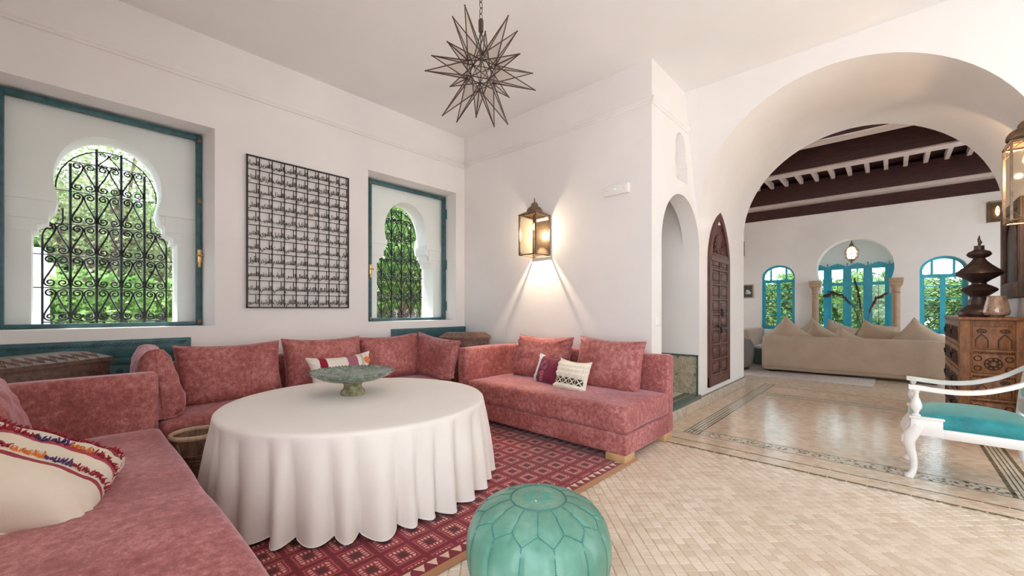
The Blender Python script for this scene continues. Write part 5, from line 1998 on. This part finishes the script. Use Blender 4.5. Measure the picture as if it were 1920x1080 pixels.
# ornaments on the dresser
q_ = .0057 / 2.078
vz = lambda yy: (812 - yy) * .00274
prof_ = [(0, 812), (68, 812), (74, 800), (70, 788), (54, 776), (38, 764), (30, 750), (25, 737), (26, 730), (34, 722), (50, 708), (52, 703), (46, 696), (30, 686), (22, 682), (20, 676), (34, 664), (58, 648), (67, 640), (64, 632), (48, 618), (34, 604), (24, 592), (18, 582), (16, 578), (28, 572), (35, 563), (30, 552), (20, 547), (15, 544), (14, 532), (15, 528), (0, 528)]
vs_ = thing('metal_ornament', 'tall dark metal ornament of stacked bulging discs on the dresser', 'ornament', (.712, 6.78, ZT))
MB().lathe([(a * q_ * (1.0 if b < 760 else .82), vz(b)) for a, b in prof_], 48).build('body', 'metal_vase', vs_)
MB().tube([(0, 0, vz(528)), (.008, 0, vz(515)), (-.002, 0, vz(502)), (.003, 0, vz(485))], [.008, .017, .012, .002], 10).build('finial', 'metal_vase', vs_)
gb = thing('glass_bowl', 'brown mottled mercury glass candle bowl on the dresser', 'bowl', (.79, 6.395, ZT))
MB().lathe([(0, 0), (.048, 0), (.052, .012), (.082, .022), (.092, .04), (.094, .06), (.086, .11), (.074, .17), (.066, .212), (.060, .212), (.07, .16), (.08, .06), (.06, .03), (0, .03)], 40).build('body', 'mercury_glass', gb)
MB().lathe([(.066, .208), (.070, .213), (.066, .218), (.060, .213)], 40).build('rim', 'mercury_glass', gb)

# carved wooden window panel on the passage wall
O = (.98, 6.8, 1.37)
cp = thing('carved_panel', 'dark carved wooden arch panel hung on the passage wall behind the lantern', 'wall panel', O)
MB(O).bbox(.945, 6.30, 1.37, .981, 7.27, 2.36, .006).build('board', 'wood_panel', cp)
for b in ((.925, 6.30, 1.37, .95, 6.40, 2.36), (.925, 7.17, 1.37, .95, 7.27, 2.36), (.925, 6.40, 1.37, .95, 7.17, 1.53), (.925, 6.40, 2.27, .95, 7.17, 2.36)):
    MB(O).bbox(*b, .006).build('border', 'wood_panel', cp)
m = MB(O)
for k in range(20):
    y = 6.41 + k * .038
    m.bbox(.918, y, 1.385, .928, y + .024, 1.515, .003, 1)
m.build('spindle_row', 'wood_chest', cp)
m = MB(O)
m.tube([(.935, 6.50, 1.54), (.935, 6.50, 1.95)] + [(.935, 6.785 - .285 * math.cos(R(a)), 1.95 + .26 * math.sin(R(a))) for a in range(15, 180, 15)] + [(.935, 7.07, 1.95), (.935, 7.07, 1.54)], .018, 6)
m.build('arch_moulding', 'wood_panel', cp)

# ================================================================== the next room's furniture
fs_ = thing('sofa', 'long beige linen sofa seen from behind in the next room', 'sofa', (-0.63, 9.98, 0), R(4.6))
for b, nm in (((-1.30, -.42, .10, 1.29, -.24, .725), 'backrest'), ((-1.30, -.40, .05, 1.29, .50, .30), 'base'), ((-1.12, -.24, .30, 1.11, .52, .44), 'seat'), ((-1.32, -.41, .08, -1.12, .50, .60), 'armrest'), ((1.11, -.41, .08, 1.31, .50, .60), 'armrest')):
    MB().softbox(*b, r=.045, nz=.006, n=10).build(nm, 'cloth_beige', fs_, ang=80)
for x in (-1.2, 1.1):
    for y in (-.35, .35):
        MB().bbox(x, y, 0, x + .07, y + .07, .10, .004).build('leg', 'wood_beam', fs_)
GB2 = 'beige cushions leaning on the far sofa'
rot46 = Matrix.Rotation(R(4.6), 4, 'Z')


def fpos(x, y, z):
    p = rot46 @ Vector((x, y, 0))
    return (p.x - .63, p.y + 9.98, z)


for i, (x, z, tilt, w_, lab) in enumerate(((-.90, .705, 42, .60, 'beige cushion tipped on its corner before the arched window with the picture'), (-.43, .65, 38, .48, 'small beige cushion with folded corner on the far sofa'), (.0, .62, 30, .46, 'low beige cushion on the far sofa under the drooping plume'),
                                           (.42, .68, 24, .58, 'broad beige cushion on the far sofa under the brown plume'), (.97, .69, 38, .60, 'beige cushion tipped on its corner next to the dresser'))):
    u = Matrix.Rotation(R(tilt), 3, 'Y')
    pillow('cushion', w_, w_, .17, 'cloth_beige_dark' if i % 2 else 'cloth_beige', axes(fpos(x, .075 if i % 2 else -.125, z), u @ Vector((1, .08, 0)), u @ Vector((0, -.02, 1))), 200 + i * 7, lab, GB2, sag=.10, wr=.008, nu=20, nv=18,
           press=(((0, 0, .442), UP), (fpos(0, -.243, 0), tuple(rot46 @ Vector((0, 1, 0))))))
o2 = thing('sofa', 'second beige sofa facing the first before the blue bay', 'sofa', (-.55, 11.50, 0), R(180))
for b, nm in (((-1.05, -.40, .012, 1.05, .40, .42), 'seat'), ((-1.05, -.44, .08, 1.05, -.24, .74), 'backrest'), ((-1.2, -.42, .012, -1.02, .40, .60), 'armrest'), ((1.02, -.42, .012, 1.2, .40, .60), 'armrest')):
    MB().softbox(*b, r=.05, nz=.006, n=8).build(nm, 'cloth_beige', o2, ang=80)
for i, (x, tl, lab) in enumerate(((-.30, 20, 'beige cushion on the second sofa beside the brown plume'), (.36, 10, 'beige cushion on the second sofa beside the drooping plume'), (-.70, 40, 'beige cushion tipped on the second sofa near the column'))):
    u = Matrix.Rotation(R(tl), 3, 'Y')
    pillow('cushion', .56, .50, .17, 'cloth_beige', axes((-.55 + x, 11.40 if i == 2 else 11.62, .70), u @ Vector((-1, 0, 0)), u @ Vector((0, .15, 1))), 300 + i * 5, lab, 'beige cushions on the second sofa', sag=.10, wr=.008, nu=18, nv=16,
           press=(((0, 0, .422), UP), ((0, 11.745, 0), (0, -1, 0))))
o3 = thing('sofa', 'beige corner sofa along the next room wall beside the grey chair', 'sofa', (-2.78, 11.03, 0), R(90))
for b, nm in (((-.82, -.42, .012, .82, .40, .42), 'seat'), ((-.82, -.46, .08, .82, -.24, .80), 'backrest'), ((-.97, -.44, .012, -.80, .40, .60), 'armrest'), ((.80, -.44, .012, .97, .40, .60), 'armrest')):
    MB().softbox(*b, r=.05, nz=.006, n=8).build(nm, 'cloth_beige', o3, ang=80)
gc = thing('tub_chair', 'rounded grey tub chair at the edge of the passage wall', 'chair', (-2.46, 9.53, 0.0125))
m = MB()
m.lathe([(.0, .05), (.30, .05), (.36, .12), (.40, .30), (.39, .50), (.33, .62), (.28, .60), (.27, .44), (0, .42)], 32)
m.build('shell', 'cloth_grey', gc, ang=70)
MB().lathe([(.30, .0), (.31, .05), (0, .06)], 24).build('foot', 'wood_beam', gc)
ot = thing('ottoman', 'square green upholstered ottoman with pale top beside the beige sofa', 'ottoman', (-1.985, 10.79, 0.0125))
MB().softbox(-.29, -.26, 0, .29, .26, .36, r=.03, n=6).build('body', 'cloth_green', ot)
MB().softbox(-.30, -.27, .35, .30, .27, .42, r=.03, n=6).build('top', 'cloth_lilac', ot)
cr = MB().softbox(-4.6, 8.72, 0, -.2, 11.9, .012, .005, n=4).build('carpet', 'carpet_pale')
tag(cr, 'pale speckled carpet under the next room sofas', 'carpet')
cr.location = (0, 0, .0005)
pc = thing('picture', 'small dark framed picture on the far wall beside the arched window', 'picture', (-2.76, YF, 1.54))
MB().bbox(-.14, -.025, 0, .14, 0.002, .36, .006).build('frame', 'stone_column', pc)
MB().box(-.115, -.028, .03, .115, -.024, .33).build('canvas', 'picture_dark', pc)
m = MB()
for (cx, cz, r_) in ((.01, .19, .045), (.04, .14, .05), (-.02, .13, .03)):
    m.add([(cx + r_ * math.cos(a * .5), -.0295, cz + r_ * .7 * math.sin(a * .5)) for a in range(12)], [tuple(range(12))])
m.build('painted_flower', 'picture_pale', pc)

# pendant in the bay
pd = thing('bay_pendant', 'small glowing brass and glass pendant hanging in the blue bay', 'pendant lamp', (-.675, 12.5, 2.33))
MB().lathe([(.0, 0), (.028, .015), (.03, .045), (.012, .06), (.06, .10), (.012, .10)], 14).build('finial', 'brass_lantern', pd)
m = MB()
for k in range(8):
    a = k * math.pi / 4
    p = lambda r_, z: (r_ * math.cos(a), r_ * math.sin(a), z)
    m.tube([p(.04, .06), p(.115, .14), p(.125, .30), p(.09, .37), p(.035, .41)], .0055, 4)
for z, r_ in ((.14, .115), (.30, .125), (.22, .122)):
    m.tube([(r_ * math.cos(q * math.pi / 12), r_ * math.sin(q * math.pi / 12), z) for q in range(24)], .005, 4, closed=True)
m.build('cage', 'brass_lantern', pd)
MB().lathe([(.03, .08), (.085, .15), (.095, .29), (.07, .35), (.02, .39)], 16).build('globe', 'bulb_warm', pd)
MB().lathe([(.045, .40), (.05, .43), (.03, .46), (.012, .50), (.01, .52)], 14).build('cap', 'brass_lantern', pd)
MB().tube([(0, 0, .5), (0, 0, .96)], .006, 5).build('rod', 'brass_lantern', pd)

# dried plumes in a floor vase behind the far sofa
pl = thing('plume_vase', 'three dark dried plumes standing behind the far sofa', 'dried plumes', (-.42, 10.87, 0.0125))
MB().lathe([(.10, 0), (.14, .05), (.16, .20), (.12, .42), (.06, .55), (.075, .60)], 24).build('vase', 'stone_base', pl)
rp = random.Random(9)
for (mt, path, r0) in (('plume', [(0, 0, .5), (-.03, 0, .95), (-.14, 0, 1.30), (-.30, -.0, 1.52), (-.46, -.02, 1.60), (-.56, -.03, 1.56)], .16),
                       ('plume', [(0, 0, .5), (.0, 0, 1.0), (-.03, 0, 1.35), (-.07, 0, 1.62), (-.12, 0, 1.86)], .11),
                       ('plume_tan', [(.02, 0, .5), (.07, 0, .95), (.12, 0, 1.25), (.20, 0, 1.45), (.34, 0, 1.55)], .12)):
    st = MB().tube(path, .006, 5).build('stem', mt, pl)
    m = MB()
    P5 = [Vector(p) for p in path]
    for k in range(420):
        f = .42 + .58 * rp.random()
        x = f * (len(P5) - 1)
        i = min(len(P5) - 2, int(x))
        c = P5[i].lerp(P5[i + 1], x - i)
        d = (P5[i + 1] - P5[i]).normalized()
        s_ = r0 * (1 - abs(f - .72) * 1.6) * rp.uniform(.5, 1)
        e = c + d * s_ * .9 + Vector((rp.uniform(-1, 1) * s_ * .45, rp.uniform(-1, 1) * s_ * .45, -s_ * rp.uniform(0, .9)))
        m.tube([c, (c + e) / 2 + d * .02, e], [.0035, .004, .001], 3, cap=False)
    tag(m.build('plume', mt, pl), None, kind='stuff')

# ================================================================== the garden outside
g = MB().box(-40, -30, -0.6, -5.31, 40, -0.35)
g.box(-5.31, 14.8, -0.6, 40, 40, -.35)
struct(g.build('ground_garden', 'earth', smooth=False), 'bare earth of the garden outside the windows', 'ground')
g = MB().box(XE + .25, -20, -.3, 30, 14.8, -.02).box(-5.31, -20, -.3, XE + .25, YL - .4, -.02)  # unseen paving added as a bright reflector outside the openings
struct(g.build('ground_bounce', 'stone_bounce', smooth=False), 'unseen pale paving added to bounce light through the openings', 'ground')


def leaves(n, blobs, size, seed):
    """n leaf blades scattered through ellipsoid blobs -> vertices, faces"""
    rg = np.random.default_rng(seed)
    wts = np.array([b[3] * b[4] * b[5] for b in blobs])
    idx = rg.choice(len(blobs), n, p=wts / wts.sum())
    B = np.array(blobs)[idx]
    d = rg.normal(size=(n, 3))
    d /= np.linalg.norm(d, axis=1)[:, None]
    rad = rg.random(n) ** .45
    c = B[:, :3] + d * B[:, 3:] * rad[:, None]
    a = rg.normal(size=(n, 3))
    a /= np.linalg.norm(a, axis=1)[:, None]
    b = np.cross(a, rg.normal(size=(n, 3)))
    b /= np.linalg.norm(b, axis=1)[:, None]
    L = size * rg.uniform(.6, 1.4, n)[:, None]
    v = np.stack([c, c + a * L * .5 + b * L * .27, c + a * L, c + a * L * .5 - b * L * .27], 1).reshape(-1, 3)
    return v, np.arange(4 * n).reshape(n, 4)


def shrub(name, label, cat, loc, blobs, n, size, mat, seed, group, trunk=None):
    t_ = thing(name, label, cat, loc, group=group)
    v, f = leaves(n, blobs, size, seed)
    me = bpy.data.meshes.new('foliage')
    me.from_pydata(v.tolist(), [], f.tolist())
    tag(link('foliage', me, mat, t_), None, kind='stuff')
    m = MB()
    rg = random.Random(seed)
    th_ = trunk or .05
    zt = max(b[2] for b in blobs)
    m.tube([(0, 0, -.4), (.03, .02, zt * .4), (-.03, .03, zt * .8)], [th_, th_ * .8, th_ * .45], 8)
    for k in range(10):
        b = blobs[rg.randrange(len(blobs))]
        z0 = zt * rg.uniform(.15, .6)
        m.tube([(0, 0, z0), (b[0] * .5 + rg.uniform(-.1, .1), b[1] * .5, (z0 + b[2]) / 2 + .1), (b[0] + rg.uniform(-.3, .3) * b[3], b[1] + rg.uniform(-.3, .3) * b[4], b[2] + b[5] * .5)], [th_ * .5, th_ * .3, th_ * .12], 5)
    m.build('trunk', 'bark', t_)
    return t_


GS = 'garden shrubs and trees outside the windows'
shrub('garden_shrub', 'bright green hedge shrub low behind the window nearer the near sofa', 'shrub', (-7.6, .15, 0), [(0, 0, 1.0, .55, 1.5, .75), (0, .9, .8, .5, .8, .6), (0, -.8, 1.0, .5, .8, .7)], 15000, .10, 'leaf_bright', 1, GS)
shrub('garden_tree', 'tall sparse tree with dry twigs seen through the window nearer the near sofa', 'tree', (-9.3, .5, 0), [(0, 0, 2.6, .9, 1.4, .9), (.2, 1.0, 2.3, .8, 1.0, .8), (0, -1.1, 3.0, .8, 1.1, .9), (0, .3, 4.0, .9, 1.5, .8), (.3, .9, 1.5, .7, .8, .6)], 15000, .075, 'leaf_dry', 2, GS, .10)
shrub('garden_tree', 'dense green tree standing further behind the sparse twiggy tree', 'tree', (-11.8, -.4, 0), [(0, 0, 2.2, 1.2, 2.2, 1.6), (0, 1.8, 2.6, 1.0, 1.4, 1.2), (0, -1.6, 2.6, 1.0, 1.5, 1.3), (0, 1.2, 1.0, 1.0, 1.6, .8)], 16000, .17, 'leaf_mid', 3, GS, .12)
shrub('garden_tree', 'bright leafy tree filling the window beside the lantern wall', 'tree', (-8.2, 5.1, 0), [(0, 0, 2.3, .8, 1.2, .9), (0, .9, 1.7, .7, .9, .7), (0, -.9, 1.6, .7, .9, .7), (-.2, .3, 3.4, .8, 1.3, .8)], 15000, .10, 'leaf_bright', 4, GS, .09)
shrub('garden_shrub', 'mid green shrub beyond the bright tree by the lantern wall window', 'shrub', (-11.15, 6.9, 0), [(0, 0, 1.4, 1.0, 2.0, 1.3), (0, 1.2, 2.6, 1.0, 1.5, 1.2), (0, -1.0, 2.8, 1.0, 1.4, 1.2)], 13000, .16, 'leaf_mid', 5, GS)
gw = MB().box(-9.7, 3.6, -.4, -9.45, 9, 1.25).build('wall_garden', 'stone_garden', smooth=False)
struct(gw, 'low grey garden wall beyond the bright tree', 'wall')
pier = MB((-6.3, -.26, 0)).box(-6.6, -.62, -.4, -6.05, -.14, 1.60).box(-6.65, -.66, 1.60, -6.0, -.10, 1.70).prism_z([(-6.60, -.60), (-6.05, -.60), (-6.05, -.16), (-6.60, -.16)], 1.70, 1.85).build('garden_pier', 'plaster_exterior', smooth=False)
pier.location = (-6.3, -.26, 0)
tag(pier, 'white garden pier outside the window nearer the near sofa', 'pier')
for i, (x, y, sc_, mt, lab) in enumerate(((-2.7, 15.6, 1.0, 'leaf_bright', 'bright green shrub outside the arched window with the picture'), (-1.1, 17.2, 1.1, 'leaf_mid', 'mid green shrub outside the blue bay near the column'), (-.2, 15.7, 1.0, 'leaf_bright', 'bright green shrub outside the blue bay behind the plumes'),
                                          (1.5, 17.2, 1.1, 'leaf_bright', 'bright green shrub outside the window behind the metal ornament'))):
    shrub('garden_shrub', lab, 'shrub', (x, y, 0), [(0, 0, 1.1, .9 * sc_, .6, 1.0), (.4, 0, 1.8, .6, .5, .7), (-.5, 0, 1.6, .6, .5, .7)], 7500, .12, mt, 20 + i, GS)
